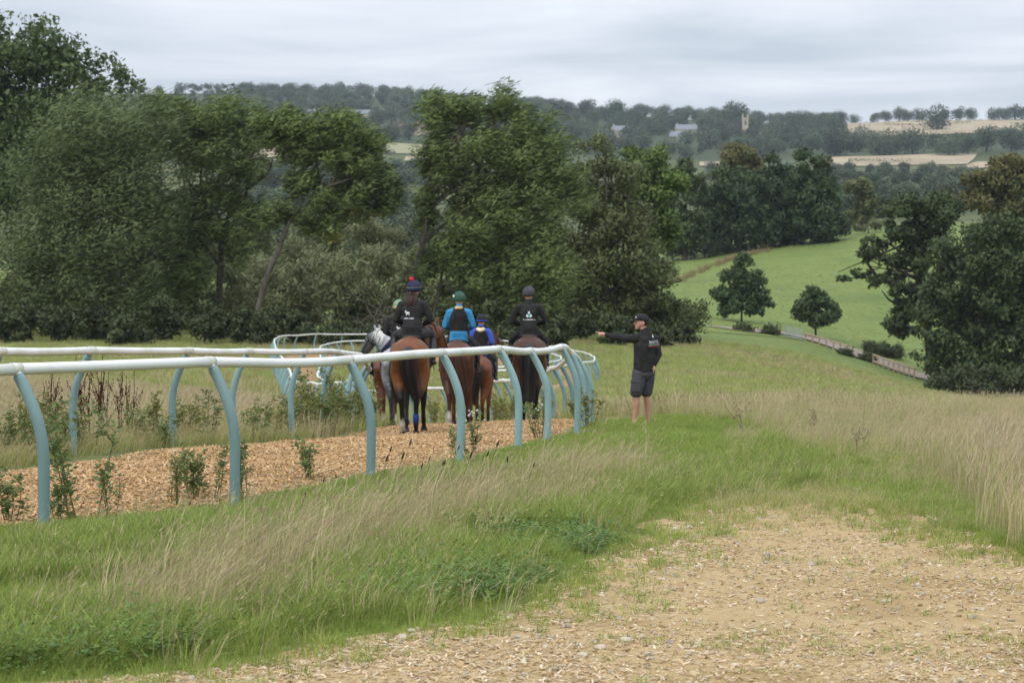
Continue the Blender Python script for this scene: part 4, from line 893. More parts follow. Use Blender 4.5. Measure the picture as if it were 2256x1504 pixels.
def scatter(name, meshes, x, y, scl, label, cat, dz=0.0, tilt=0.0, spin=True, z=None, pick=None):
    n = len(x)
    c = bpy.data.collections.new('src_' + name)
    for k, me in enumerate(meshes):
        o = bpy.data.objects.new('src_%s_%02d' % (name, k), me); c.objects.link(o)
    me = bpy.data.meshes.new(name); me.vertices.add(n); zz = (G(x, y) if z is None else z) + dz
    me.vertices.foreach_set('co', np.column_stack([x, y, zz]).astype(np.float32).ravel())
    me.attributes.new('pick', 'INT', 'POINT').data.foreach_set('value', (rng.integers(0, len(meshes), n) if pick is None else pick).astype(np.int32))
    rot = np.column_stack([rng.normal(0, tilt, n), rng.normal(0, tilt, n), rng.uniform(-1, 1, n) * (np.pi if spin is True else spin)]).astype(np.float32)
    me.attributes.new('rot', 'FLOAT_VECTOR', 'POINT').data.foreach_set('vector', rot.ravel())
    s = np.asarray(scl, float) * np.ones(n); me.attributes.new('scl', 'FLOAT_VECTOR', 'POINT').data.foreach_set('vector', np.repeat(s[:, None], 3, 1).astype(np.float32).ravel())
    o = obj(name, me); m = o.modifiers.new('scatter', 'NODES'); m.node_group = scatter_tree(c)
    tag(o, label, cat, kind='stuff'); return o
def pts(n, x0, x1, y0, y1): return rng.uniform(x0, x1, n), rng.uniform(y0, y1, n)
def wedge(n, p0, p1, d0, d1, pw=1.0):
    """points in the wedge of bearings p0..p1, even per area by default; runs on a few steps past the view"""
    w0 = p1 - p0
    if p0 < 0: p0 -= 600
    if p1 >= 2300: p1 += 800
    n = int(n * (p1 - p0) / w0)
    u = rng.random(n); d = (d0 ** (2 * pw) + u * (d1 ** (2 * pw) - d0 ** (2 * pw))) ** (1 / (2 * pw)); return (rng.uniform(p0, p1, n) - CX) / F_PX * d, d
rs = np.random.default_rng(31)
S_GREEN = [blades(rs, 26, .15, .075, .5, .0055, GR, (.12, 0)) for _ in range(6)]
S_LUSH = [blades(rs, 26, .24, .08, .55, .006, GR + [(.24, .26, .08)], (.2, 0)) for _ in range(5)]
S_MIX = [blades(rs, 18, .34, .09, .5, .005, GR[:2] + BL[:2], (.35, 0), .25, BL) for _ in range(5)]
S_TALL = [blades(rs, 13, .52, .11, .30, .0040, BL + BL + GR[:1], (.32, 0), .5, [(.40, .30, .18), (.46, .37, .22), (.36, .26, .17)], .35) for _ in range(6)]
S_DRY = [blades(rs, 18, .62, .13, .28, .005, BL + [(.38, .29, .18)] + GR[:2], (.18, 0), .5, [(.42, .32, .20), (.47, .37, .24)], .3) for _ in range(6)]
S_FAR = [blades(rs, 46, .34, .34, .5, .014, GR + BL[:2], (.15, 0)) for _ in range(5)]
S_FARD = [blades(rs, 46, .50, .34, .35, .014, BL + BR[:1] + GR[:1], (.15, 0)) for _ in range(5)]
S_CLOV = [clover(rs) for _ in range(4)]

path_poly = np.vstack([spline(L_e, 6), spline(R_e, 6)[::-1]])
def on_path(x, y): return inpoly(x + .22 * fbm(x * 1.7, y * 1.7, 61), y + .22 * fbm(x * 1.7, y * 1.7, 62), path_poly)
trk_poly = np.vstack([inset(RBs, .22), inset(LBs, -.62)[::-1]])
k1, k2 = np.argmin(np.abs(RBs[:, 1] - 86) + (np.arange(len(RBs)) > 190) * 1e3), np.argmin(np.abs(LBs[:, 1] - 86) + (np.arange(len(LBs)) > 190) * 1e3)
near_trk = np.vstack([inset(RBs[:k1], .22), inset(LBs[:k2], -.62)[::-1]])
def on_track(x, y): return inpoly(x + .12 * fbm(x * 2, y * 2, 63), y, near_trk)
# the bank between path and track, and everything right of it
BAND = [plan(380, 1370), plan(560, 1290), plan(760, 1215), plan(960, 1150), plan(1150, 1110), plan(1300, 1075), plan(1330, 1040)]
RIGHTDRY = [plan(1300, 915), plan(1500, 917), plan(1600, 935), plan(1690, 962), plan(1760, 1000), plan(1950, 1005), plan(2060, 1050), plan(2130, 1120), plan(2190, 1190), plan(2300, 1230), plan(3500, 1230), plan(3500, 880), plan(2200, 878), plan(1300, 880)]
MAN_GREEN = [plan(1180, 1010), plan(1280, 940), plan(1300, 916), plan(1500, 918), plan(1600, 936), plan(1690, 968), plan(1660, 1010), plan(1500, 1040), plan(1300, 1040)]
def keep(m, *a): return [q[m] for q in a]

# short turf everywhere near that is not path or track
x, y = wedge(100000, -200, 2456, 9.6, 40, .62)
side_r = x > np.interp(y, RBs[:170, 1], RBs[:170, 0]) - .15
m = ~on_path(x, y) & ~on_track(x, y) & (side_r)
dist = seg_dist(x, y, BAND); dry = inpoly(x, y, RIGHTDRY)
pth = seg_dist(x, y, spline(L_e, 6))
patch = fbm(x * .55, y * .55, 64)
m &= ~(dry & (rng.random(len(x)) < .45))
trail = (np.abs(x - (2.9 + (y - 21) * .055)) < .9 + .3 * patch) & (y > 20.5) & (y < 31); m &= ~(trail & (rng.random(len(x)) < .6))
x, y, patch, pth = keep(m, x, y, patch, pth)
rd = seg_dist(x, y, RBs[:150]); s = (.72 + .35 * np.clip(patch, -1, 1)) * sstep(0, .9, pth + .25) * (.55 + .45 * sstep(.2, 1.3, rd)) * rng.uniform(.7, 1.3, len(x))
scatter('grass', S_GREEN, x, y, s, 'short green turf covering the bank between path and track', 'grass', tilt=.12)
x, y = wedge(46000, -200, 1800, 9.6, 38, .65)
m = ~on_path(x, y) & ~on_track(x, y) & (x > np.interp(y, RBs[:170, 1], RBs[:170, 0]) - .05) & ((fbm(x * .7, y * .7, 66) > -.3) | inpoly(x, y, MAN_GREEN)) & ~inpoly(x, y, RIGHTDRY) & (seg_dist(x, y, BAND) > .35)
x, y = keep(m, x, y); scatter('grass', S_LUSH, x, y, rng.uniform(.55, 1.1, len(x)) * np.where(inpoly(x, y, MAN_GREEN), .55, 1) * (.35 + .65 * sstep(.3, 1.5, seg_dist(x, y, RBs[:150]))) * sstep(0, .7, seg_dist(x, y, spline(L_e, 6)) + .1), 'longer lush green grass in drifts along the bank', 'grass', tilt=.12, spin=.8)
# blond tall grass along the bank
x, y = wedge(5000, 200, 1750, 10.6, 27, .7)
d_ = seg_dist(x, y, BAND); w_ = .62 + .30 * fbm(x * .9, y * .9, 67); m = ~on_path(x, y) & ~on_track(x, y) & (d_ < w_) & (rng.random(len(x)) < 1.05 - d_ / np.maximum(w_, .05)) & (fbm(x * 1.1, y * 1.1, 68) > -.32)
x, y = keep(m, x, y); scatter('dry_grass', S_TALL, x, y, rng.uniform(.6, 1.12, len(x)), 'tall blond seeding grass leaning with the wind along the bank', 'grass', tilt=.08, spin=.5)
x, y = wedge(6000, 0, 1750, 10.6, 27, .7)
m = ~on_path(x, y) & ~on_track(x, y) & (x > np.interp(y, RBs[:170, 1], RBs[:170, 0]) + .2) & (rng.random(len(x)) < .15 + .6 * (seg_dist(x, y, BAND) < .9)) & ~inpoly(x, y, MAN_GREEN)
x, y = keep(m, x, y); scatter('mixed_grass', S_MIX, x, y, rng.uniform(.5, 1.0, len(x)), 'mixed green and straw grass tufts thickening the bank', 'grass', tilt=.1, spin=.6)
# clover low on the path side
x, y = wedge(4500, -150, 1420, 9.8, 17, .8)
d_ = seg_dist(x, y, spline(L_e, 6)); m = ~on_path(x, y) & (d_ < 1.0 + .5 * fbm(x, y, 69)) & (d_ > .12) & (fbm(x * .8, y * .8, 70) > -.02)
x, y = keep(m, x, y); scatter('clover', S_CLOV, x, y, rng.uniform(.5, 1.0, len(x)), 'dark clover and creeping weeds where bank meets path', 'clover', tilt=.2)
# dry pinkish meadow grass on the brow behind the man and down the far side
x, y = wedge(17000, 1240, 2500, 14, 47, .7)
m = inpoly(x, y, RIGHTDRY) & ~on_path(x, y); dens = .55 + .4 * fbm(x * .5, y * .5, 71); m &= rng.random(len(x)) < dens
px_ = CX + F_PX * x / y; hgt = .56 + .42 * sstep(1950, 2250, px_) * (1 - sstep(24, 34, y)) + .15 * fbm(x * .6, y * .6, 72)
x, y, hgt = keep(m, x, y, hgt); scatter('dry_meadow_grass', S_DRY, x, y, hgt * rng.uniform(.7, 1.15, len(x)), 'dry pinkish meadow grass swaying on the brow beyond the path', 'grass', tilt=.07, spin=.5)
x, y = wedge(15000, 1600, 2500, 15, 34, .7); m = ~on_path(x, y) & (rng.random(len(x)) < .6)
trail = (np.abs(x - (2.9 + (y - 21) * .055)) < .8) & (y > 20.5) & (y < 30); m &= ~(trail & (rng.random(len(x)) < .7))
x, y = keep(m, x, y); scatter('mixed_grass', S_MIX, x, y, rng.uniform(.3, .7, len(x)) * (.55 + .45 * sstep(0, 1.2, seg_dist(x, y, spline(R_e, 6)))), 'worn mixed grass where the path fades into the meadow', 'grass', tilt=.1, spin=.8)
# behind the far rail: dry stalks and rank grass
x, y = wedge(15000, -250, 900, 23, 75, .55)
left = x < np.interp(y, LBs[:200, 1], LBs[:200, 0]) - .1; m = left & (rng.random(len(x)) < .55 + .45 * fbm(x * .35, y * .35, 73)) & (y > 24)
x, y = keep(m, x, y); scatter('dry_meadow_grass', S_DRY, x, y, rng.uniform(.55, 1.15, len(x)), 'rank straw-coloured grass behind the dock-plant rail', 'grass', tilt=.08, spin=.5)
x, y = wedge(26000, -250, 900, 20, 70, .5); left = x < np.interp(y, LBs[:200, 1], LBs[:200, 0]) + .25
m = left; x, y = keep(m, x, y); scatter('mixed_grass', S_MIX, x, y, rng.uniform(.5, 1.1, len(x)), 'green undergrowth of grass behind the dock-plant rail', 'grass', tilt=.1, spin=.8)
# the dip and the further slopes
x, y = wedge(40000, -250, 2500, 36, 205, .5); m_ = (y > 42) | (CX + F_PX * x / y < 1150); x, y = x[m_], y[m_]
def off_track(x, y): return ~inpoly(x, y, np.vstack([inset(RBs[:kR + 1], .1), inset(LBs[:kL + 1], -.4)[::-1]])) & ~inpoly(x, y, np.vstack([inset(RBs[kR:], .1), inset(LBs[kL:], -.2)[::-1]]))
m = off_track(x, y); n1_ = fbm(x * .09, y * .16, 11, 4); x, y, n1_ = keep(m, x, y, n1_); kk = n1_ + rng.normal(0, .25, len(x)) + .30 * np.clip(1 - np.abs(np.hypot(x, y) - 50) / 25, 0, 1) > .38
scatter('meadow_grass', S_FAR, x[~kk], y[~kk], rng.uniform(.6, 1.2, (~kk).sum()), 'green rough grass on the slopes beyond the brow', 'grass', tilt=.1)
scatter('dry_meadow_grass', S_FARD, x[kk], y[kk], rng.uniform(.5, 1.1, kk.sum()), 'straw-coloured rough grass on the slopes beyond the brow', 'grass', tilt=.1)
# woodchips of the track
CH_O = [chip_o(rs, rs.uniform(.02, .055), rs.uniform(.008, .018), rs.uniform(.004, .008)) for _ in range(10)]
x, y = wedge(120000, -200, 1300, 15.5, 52, .45); m = on_track(x, y); x, y = keep(m, x, y)
dR, dL = seg_dist(x, y, RBs[:170]), seg_dist(x, y, LBs[:170]); tt = dR / (dR + dL)
scatter('woodchips', CH_O, x, y, rng.uniform(.7, 1.35, len(x)), 'loose orange woodchips bedding the gallop track', 'woodchips', tilt=.5, z=G(x, y) + heap(tt, x, y) + .008)
# path: pale shavings, pebbles, grass tufts
CH_P = [chip(rs, rs.uniform(.014, .045), rs.uniform(.004, .009), rs.uniform(.002, .004)) for _ in range(10)]
x, y = wedge(78000, -100, 2400, 9.4, 24, .5); den = .36 + .70 * fbm(x * .8, y * 1.1, 74) + .35 * (1 - sstep(10.5, 13, y)); m = on_path(x, y) & (rng.random(len(x)) < den); x, y = keep(m, x, y)
scatter('wood_shavings', CH_P, x, y, rng.uniform(.6, 1.25, len(x)), 'pale wood shavings trodden into the gravel path', 'wood shavings', tilt=.22, dz=.018)
PB = [pebble(rs, rs.uniform(.006, .016)) for _ in range(10)]
x, y = wedge(13000, -100, 2400, 9.4, 24, .6); m = on_path(x, y) & (rng.random(len(x)) < .55 + .5 * fbm(x * .7, y * .7, 75) + .5 * (seg_dist(x, y, spline(L_e, 6)) < .8)); x, y = keep(m, x, y)
scatter('gravel', PB, x, y, rng.lognormal(-.1, .4, len(x)), 'small rounded pebbles scattered over the path', 'gravel', tilt=.4, dz=.015)
TF = [blades(rs, 20, .06, .05, 1.1, .006, GR[:3] + BL[:2], (0, 0)) for _ in range(4)]
x, y = wedge(9000, 100, 2300, 9.8, 24, .7); far_ = sstep(14, 22, y); m = on_path(x, y) & (rng.random(len(x)) < .05 + .9 * far_ ** 2 + .6 * (fbm(x * 1.3, y * 1.3, 76) > .34)); x, y = keep(m, x, y)
scatter('grass', TF, x, y, rng.uniform(.5, 1.2, len(x)), 'small grass tufts pushing up through the gravel path', 'grass', tilt=.1, dz=.01)

# verges: grass creeping over the path's edge, thicker where the path fades out
x, y = wedge(30000, -100, 2500, 9.6, 25, .7); pe = np.minimum(seg_dist(x, y, spline(L_e, 6)), seg_dist(x, y, spline(R_e, 6))); m = (pe < .75) & on_path(x, y) & (rng.random(len(x)) < np.exp(-pe * (3.4 - 2.2 * sstep(15, 21, y))) * .9) & (fbm(x * 1.5, y * 1.5, 81) > -.35)
x, y = keep(m, x, y); scatter('grass', S_GREEN, x, y, rng.uniform(.25, .75, len(x)), 'thin grass creeping in over the edges of the path', 'grass', tilt=.2, dz=.005)
x, y = wedge(2600, 1500, 2250, 17, 24, .7); m = on_path(x, y) & (rng.random(len(x)) < sstep(17, 22, y)); x, y = keep(m, x, y); scatter('mixed_grass', S_MIX, x, y, rng.uniform(.25, .55, len(x)), 'sparse straw grass where the path runs out', 'grass', tilt=.15)

# pasture tufts and the bracken along its hedge
def on_past(x, y): return inpoly(CX + F_PX * x / y, y, [(1440, 240), (2150, 298), (2320, 403), (1510, 400)])
x, y = wedge(9000, 1430, 2300, 240, 400, .8); m = on_past(x, y) & (fbm(x * .05, y * .05, 90) > -.15); x, y = keep(m, x, y); scatter('pasture_grass', S_FAR[:3], x, y, rng.uniform(.4, .95, len(x)), 'grazed tufts dotting the bright pasture', 'grass', tilt=.1)
u = rng.random(120); px_ = 1490 + 200 * u + rng.normal(0, 5, 120); d_ = np.interp(px_, [1490, 1560, 1640, 1700], [352, 372, 386, 392]) + rng.normal(0, 2.0, 120)
scatter('bracken', [blades(rs, 40, .9, .5, .5, .05, [(.28, .19, .10), (.36, .26, .14), (.22, .22, .09)], (.1, 0)) for _ in range(3)], (px_ - CX) / F_PX * d_, d_, rng.uniform(.5, 1.1, 120), 'rusty bracken strip along the shaded edge of the pasture', 'bracken', tilt=.1)
# ------------------------------------------------------------------ horses and riders
rng = np.random.default_rng(41)
m_coat = colmat('horse_coat', .48, .28, nscale=5, namt=.2)
def hairmat(name, c1, c2):
    m, t, b, o = mat_new(name); setspec(b, .5, .3)
    t.links.new(noise_mix(t, c1, c2, 9, .35, .65, 4, stretch=(6, 6, .6)), b.inputs['Base Color']); bump(t, b, 60, .5, .01); return m
H_BLK, H_RED, H_WHT, H_DRK = hairmat('black_horse_hair', (.012, .011, .011), (.03, .026, .024)), hairmat('chestnut_horse_hair', (.055, .022, .012), (.12, .05, .025)), hairmat('white_horse_hair', (.55, .53, .48), (.72, .70, .64)), hairmat('dark_brown_hair', (.025, .013, .010), (.05, .022, .016))
m_leather = plain('black_leather', (.018, .016, .015), (.03, .026, .022), 20, .45, .4)
m_brownl = plain('brown_leather', (.07, .035, .018), None, 20, .5, .4)
def cloth(name, c, bumpy=.5): return plain(name, c, tuple(min(1, x * 1.5 + .006) for x in c), 5, .85, .2, (9, bumpy, .07))
M_BLACK, M_GREYJ, M_TURQ, M_BLUE, M_NAVY, M_VEST = cloth('black_jacket', (.018, .017, .017)), cloth('charcoal_breeches', (.035, .033, .035)), cloth('turquoise_top', (.035, .19, .36)), cloth('blue_top', (.04, .08, .38)), cloth('navy_silk', (.018, .022, .05)), cloth('padded_vest', (.014, .013, .013), .6)
M_SHORT = cloth('grey_cargo_cloth', (.055, .052, .062)); M_SCARF = cloth('tan_scarf', (.55, .36, .18)); M_SHEEP = cloth('cream_fleece', (.60, .48, .30), .8)
M_LIME, M_DGRN, M_GRYH, M_BLKH, M_RED = cloth('lime_cap_silk', (.17, .26, .15)), cloth('bottle_green_cap_silk', (.030, .075, .052)), cloth('dark_grey_cap_silk', (.045, .047, .050)), cloth('black_cap_silk', (.016, .016, .018)), cloth('red_wool', (.60, .025, .04), .9)
m_skin = plain('skin', (.55, .32, .23), (.50, .27, .19), 12, .55, .3)
m_white = plain('white_print', (.75, .75, .75), None, 5, .7, .2); m_tealp = plain('teal_print', (.10, .42, .36), None, 5, .7, .2); m_redp = plain('red_print', (.30, .03, .04), None, 5, .7, .2); m_greyp = plain('grey_print', (.22, .22, .20), None, 5, .7, .2)
m_bandage = plain('blue_bandage', (.025, .04, .20), None, 5, .8, .2)

LEGP = {}
def horse(name, label, pos, head, coat, tail_m, tail_pts, tail_r, neck_yaw=0.0, neck_up=0.0, socks=(), phase=0.0, scale=1.0, mane=None, saddlecloth=None, pitch=0.0, headlow=0.0):
    """faces +Y; one continuous body; tail, mane, tack as parts"""
    root_p = np.array([pos[0], pos[1], Gz(pos[0], pos[1]) + .05])
    mb = MB(); X = (1, 0, 0)
    spine = [(-.80, 1.20, .10, .12), (-.73, 1.22, .215, .23), (-.60, 1.255, .285, .30), (-.42, 1.27, .315, .32), (-.20, 1.245, .305, .31), (.05, 1.205, .30, .315), (.28, 1.19, .29, .345), (.48, 1.205, .255, .37), (.66, 1.21, .21, .33), (.80, 1.18, .13, .20)]
    mb.add(*tube([(0, y, z) for y, z, a, b in spine], [(a, b) for y, z, a, b in spine], 20, side=X))
    for s in (-1, 1):      # gluteal swell, thighs
        mb.add(*tube([(s * .15, -.66, 1.22), (s * .165, -.50, 1.33), (s * .14, -.25, 1.33)], [(.15, .16), (.165, .19), (.13, .17)], 12, side=X))
    yaw = neck_yaw; cy, sy = math.cos(yaw), math.sin(yaw)
    def nk(f, z): # forward distance from the shoulder, turned by yaw
        k = min(1, f / .35); return np.array([-sy * f * k, .55 + cy * f + (1 - cy) * .0, z])
    up = neck_up
    neck = [nk(0, 1.30), nk(.20, 1.46 + up * .2), nk(.42, 1.68 + up * .6), nk(.60, 1.86 + up)]
    mb.add(*tube(spline(np.array(neck), 3), [tuple(v) for v in np.linspace((.15, .27), (.085, .135), 10)], 14, side=(cy, -sy * -1, 0)))
    pl = nk(.58, 1.90 + up); f = np.array([-sy, cy, 0])
    hd = [pl + f * .0, pl + f * .14 + [0, 0, -.10], pl + f * .28 + [0, 0, -.26 - headlow], pl + f * .40 + [0, 0, -.42 - headlow], pl + f * .45 + [0, 0, -.50 - headlow]]
    mb.add(*tube(hd, [(.085, .10), (.105, .14), (.085, .115), (.06, .075), (.062, .07)], 14, side=(cy, sy, 0)))
    sv = np.array([cy, sy, 0])
    for s in (-1, 1):
        e = pl + sv * s * .065 + np.array([0, 0, .07])
        mb.add(*tube([e, e + sv * s * .015 + [0, 0, .08], e + sv * s * .008 + f * .02 + [0, 0, .155]], [(.032, .024), (.036, .022), (.008, .008)], 8))
    sw = [math.sin(phase), -math.sin(phase), -math.sin(phase + .8), math.sin(phase + .8)]
    hooves = []
    for q, (s, hind) in enumerate(((-1, 1), (1, 1), (-1, 0), (1, 0))):
        a = sw[q] * (.20 if hind else .22); lift = max(0, math.cos(phase + (0, math.pi)[q % 2])) * .05 * (q < 2)
        if hind:
            J = [(.155, -.46, 1.18), (.175, -.40, .98), (.165, -.50, .78), (.125, -.66, .58), (.118, -.655, .44), (.115, -.63, .26), (.115, -.615, .17), (.115, -.575, .095), (.115, -.555, .055), (.115, -.55, .012)]
            Rr = [(.155, .27), (.15, .23), (.10, .155), (.055, .085), (.043, .055), (.038, .044), (.048, .055), (.036, .04), (.056, .062), (.062, .072)]; pv = (-.42, 1.15)
        else:
            J = [(.16, .55, 1.15), (.155, .48, .92), (.145, .50, .74), (.135, .51, .52), (.13, .505, .36), (.13, .50, .18), (.13, .53, .10), (.13, .55, .055), (.13, .555, .012)]
            Rr = [(.11, .18), (.095, .13), (.065, .085), (.056, .062), (.038, .045), (.045, .052), (.036, .04), (.054, .06), (.06, .07)]; pv = (.5, 1.1)
        ca, sa = math.cos(a), math.sin(a); P = []
        for (x, y, z) in J:
            w_ = np.clip((pv[1] - z) / pv[1], 0, 1) ** .8; dy, dz = y - pv[0], z - pv[1]
            P.append((s * x, y + w_ * (dy * ca - dz * sa * 1.0 - dy), z + w_ * (dz * ca + dy * sa - dz)))
        P = np.array(P); P[:, 2] += (.012 - P[-1, 2]) * np.linspace(0, 1, len(P)) ** 1.2
        mb.add(*tube(P, Rr, 12, side=X)); hooves.append(P[-1]); LEGP[(label, q)] = P
    me = remesh('horse', mb, m_coat, .025, 3)
    co = coords(me); nz = fbm(co[:, 0] * 6 + co[:, 2] * 4, co[:, 1] * 5 + co[:, 2] * 7, 9)
    body, point = np.array(coat['body']), np.array(coat.get('points', coat['body'])); c = np.tile(body, (len(co), 1))
    if 'belly' in coat: k = sstep(1.15, .85, co[:, 2] + .05 * nz)[:, None]; c = c * (1 - k) + np.array(coat['belly']) * k
    k = sstep(coat.get('ph', .72), coat.get('ph', .72) - .22, co[:, 2] + .07 * nz)[:, None]; c = c * (1 - k) + point * k
    if 'dapple' in coat:
        k = (sstep(-.1, .5, fbm(co[:, 0] * 9, co[:, 1] * 9 + co[:, 2] * 9, 3)) * sstep(.6, .9, co[:, 2]))[:, None]; c = c * (1 - k) + np.array(coat['dapple']) * k
    for q, hgt in socks:
        hx, hy, _ = hooves[q]; near = (np.hypot(co[:, 0] - hx, co[:, 1] - hy) < .17) & (co[:, 2] > .06)
        k = (near * sstep(hgt + .04, hgt - .04, co[:, 2] + .04 * nz))[:, None]; c = c * (1 - k) + np.array((.52, .47, .42)) * k
    hoof = (co[:, 2] < .065); c[hoof] = (.05, .042, .035)
    if 'face' in coat: k = sstep(.42, .28, np.linalg.norm(co - np.array(hd[2]), axis=1) + .06 * nz)[:, None]; c = c * (1 - k) + np.array(coat['face']) * k
    paint(me, c)
    H = obj(name, me); tag(H, label, 'horse', 'string of racehorses on the track'); H.location = root_p; H.rotation_euler = (pitch, 0, -head); H.scale = (scale,) * 3
    # tail
    tp = spline(np.array(tail_pts), 6); tr = np.interp(np.linspace(0, 1, len(tp)), np.linspace(0, 1, len(tail_r)), tail_r); tm = MB()
    tm.add(*tube(tp, [(r * .86, r * .5) for r in tr], 12, side=X)); rs = np.random.default_rng(abs(hash(label)) % 1000 if False else len(label))
    for k in range(190):
        off = rs.normal(0, .48, 2); e = rs.uniform(.65, 1.06); n_p = 8; st = []
        for u in np.linspace(.12, e, n_p):
            i = min(int(u * (len(tp) - 1)), len(tp) - 1); r = tr[i]; q = tp[i] + np.array([off[0] * r * 1.7, off[1] * r * 1.1, 0]); 
            if u > 1: q = q + np.array([0, 0, -(u - 1) * .9])
            st.append(q)
        tm.add(*tube(st, list(np.linspace(.0055, .0016, n_p)), 3, cap=False))
    obj('tail', tm.mesh('tail', tail_m), H)
    if mane is not None:
        mm = MB()
        for k in range(60):
            u = rs.uniform(0, 1); a = nk(.05 + .55 * u, 1.50 + .47 * u + up * u) + np.array([0, 0, .06 + .02 * (1 - u)]); sd = 1 if rs.random() < .35 else -1
            mm.add(*tube([a, a + sv * sd * .06 + [0, 0, -.03], a + sv * sd * .11 + [rs.normal(0, .02), rs.normal(0, .03), -.20]], [.017, .017, .005], 5))
        obj('mane', mm.mesh('mane', mane), H)
    # saddle, cloth, girth, bridle
    sm = MB(); sm.add(*tube([(0, -.12, 1.545), (0, .05, 1.545), (0, .22, 1.57)], [(.16, .03), (.15, .03), (.13, .04)], 12, side=X)); sm.add(*tube([(0, -.20, 1.575), (0, -.15, 1.56)], [(.15, .03), (.16, .03)], 12, side=X))
    for s in (-1, 1): sm.add(*tube([(s * .16, .08, 1.53), (s * .29, .12, 1.36), (s * .315, .14, 1.12)], [(.02, .10), (.018, .14), (.015, .09)], 8, side=(0, 0, 1)))
    sd = obj('saddle', sm.mesh('saddle', m_leather), H)
    cm = MB()
    arc = np.linspace(-2.0, 2.0, 15); ring = lambda y, rr, zc, hh: [(rr * math.sin(a), y, zc + hh * math.cos(a)) for a in arc]
    rows = [ring(y, .318 - .1 * max(0, y - .3), 1.21, .345 + .02 * max(0, y)) for y in (-.26, -.1, .1, .3)]; n = len(arc)
    V = np.array(rows).reshape(-1, 3); q = np.array([(i * n + j, i * n + j + 1, (i + 1) * n + j + 1, (i + 1) * n + j) for i in range(3) for j in range(n - 1)])
    obj('saddle_cloth', raw_mesh('saddle_cloth', V, [q], saddlecloth or M_NAVY), H)
    for s in (-1, 1):
        st = MB(); st.add(*tube([(s * .31, .14, 1.2), (s * .345, .13, 1.02)], [.008, .008], 5)); obj('stirrup_leather', st.mesh('stirrup_leather', m_leather), sd)
    bm_ = MB()
    for i in (1, 3):
        cpt = hd[i]; rr = (.112, .148) if i == 1 else (.068, .084); a = np.linspace(0, 2 * np.pi, 15); dirh = unit(hd[i] - hd[i - 1]); vv = np.cross(sv, dirh)
        bm_.add(*tube([cpt + sv * rr[0] * math.cos(t) + vv * rr[1] * math.sin(t) for t in a], [.012] * 15, 5, cap=False))
    for s in (-1, 1):
        bm_.add(*tube([hd[1] + sv * s * .108, hd[2] + sv * s * .09, hd[3] + sv * s * .068], [.010] * 3, 5))
        bm_.add(*tube(spline(np.array([hd[3] + sv * s * .07, nk(.35, 1.52 + up * .3) + sv * s * .16, (s * .12, .42, 1.78)]), 5), [.008] * 11, 5))
    obj('bridle', bm_.mesh('bridle', m_leather), H)
    return H

def stick_on(name, V, F, mat, target, parent, off=.006, dirv=(0, 1, 0), back=1.0):
    """press a flat print onto a garment; V in garment space, cast along dirv"""
    bvh = BVHTree.FromPolygons([v.co for v in target.vertices], [tuple(p.vertices) for p in target.polygons]); d = Vector(dirv).normalized(); V2 = []
    hits = []
    for v in V:
        h = bvh.ray_cast(Vector(v) - d * back, d); hits.append(h[0])
    good = [h for h in hits if h is not None]
    for v, h in zip(V, hits):
        if h is None: h = min(good, key=lambda g: (g - Vector(v)).length) if good else Vector(v)
        V2.append(tuple(h - d * off))
    me = bpy.data.meshes.new(name); me.from_pydata(V2, [], F); me.materials.append(mat); return obj(name, me, parent)
def text_mesh(body, size):
    cu = bpy.data.curves.new('lettering', 'FONT'); cu.body = body; cu.size = size; cu.align_x = 'CENTER'; cu.fill_mode = 'FRONT'; cu.resolution_u = 2
    o = bpy.data.objects.new('lettering', cu); COL.objects.link(o); me = bpy.data.meshes.new_from_object(o.evaluated_get(bpy.context.evaluated_depsgraph_get())); bpy.data.objects.remove(o); return me
def disc(cx, cz, rx, rz, y, n=14): return [(cx + rx * math.cos(a), y, cz + rz * math.sin(a)) for a in np.linspace(0, 2 * np.pi, n, endpoint=False)], [tuple(range(n))]
HORSE_LOGO = [(-.5, .35), (-.42, .62), (-.28, .72), (-.12, .45), (.2, .36), (.42, .42), (.5, .2), (.38, .22), (.40, -.05), (.46, -.4), (.34, -.4), (.27, -.08), (-.02, -.1), (-.12, -.42), (-.24, -.42), (-.2, .02), (-.3, .15), (-.36, .28)]
def illegible(cx, cz, wdt, hgt, y, rs):
    """a line of lettering too small to read"""
    V, F = [], []; x = cx - wdt / 2
    while x < cx + wdt / 2:
        w_ = rs.uniform(.007, .014); h = hgt * rs.choice([.65, .7, 1.0]); k = len(V); V += [(x, y, cz), (x + w_, y, cz), (x + w_, y, cz + h), (x, y, cz + h)]; F.append((k, k + 1, k + 2, k + 3)); x += w_ + (.004 if rs.random() < .85 else .016)
    return V, F

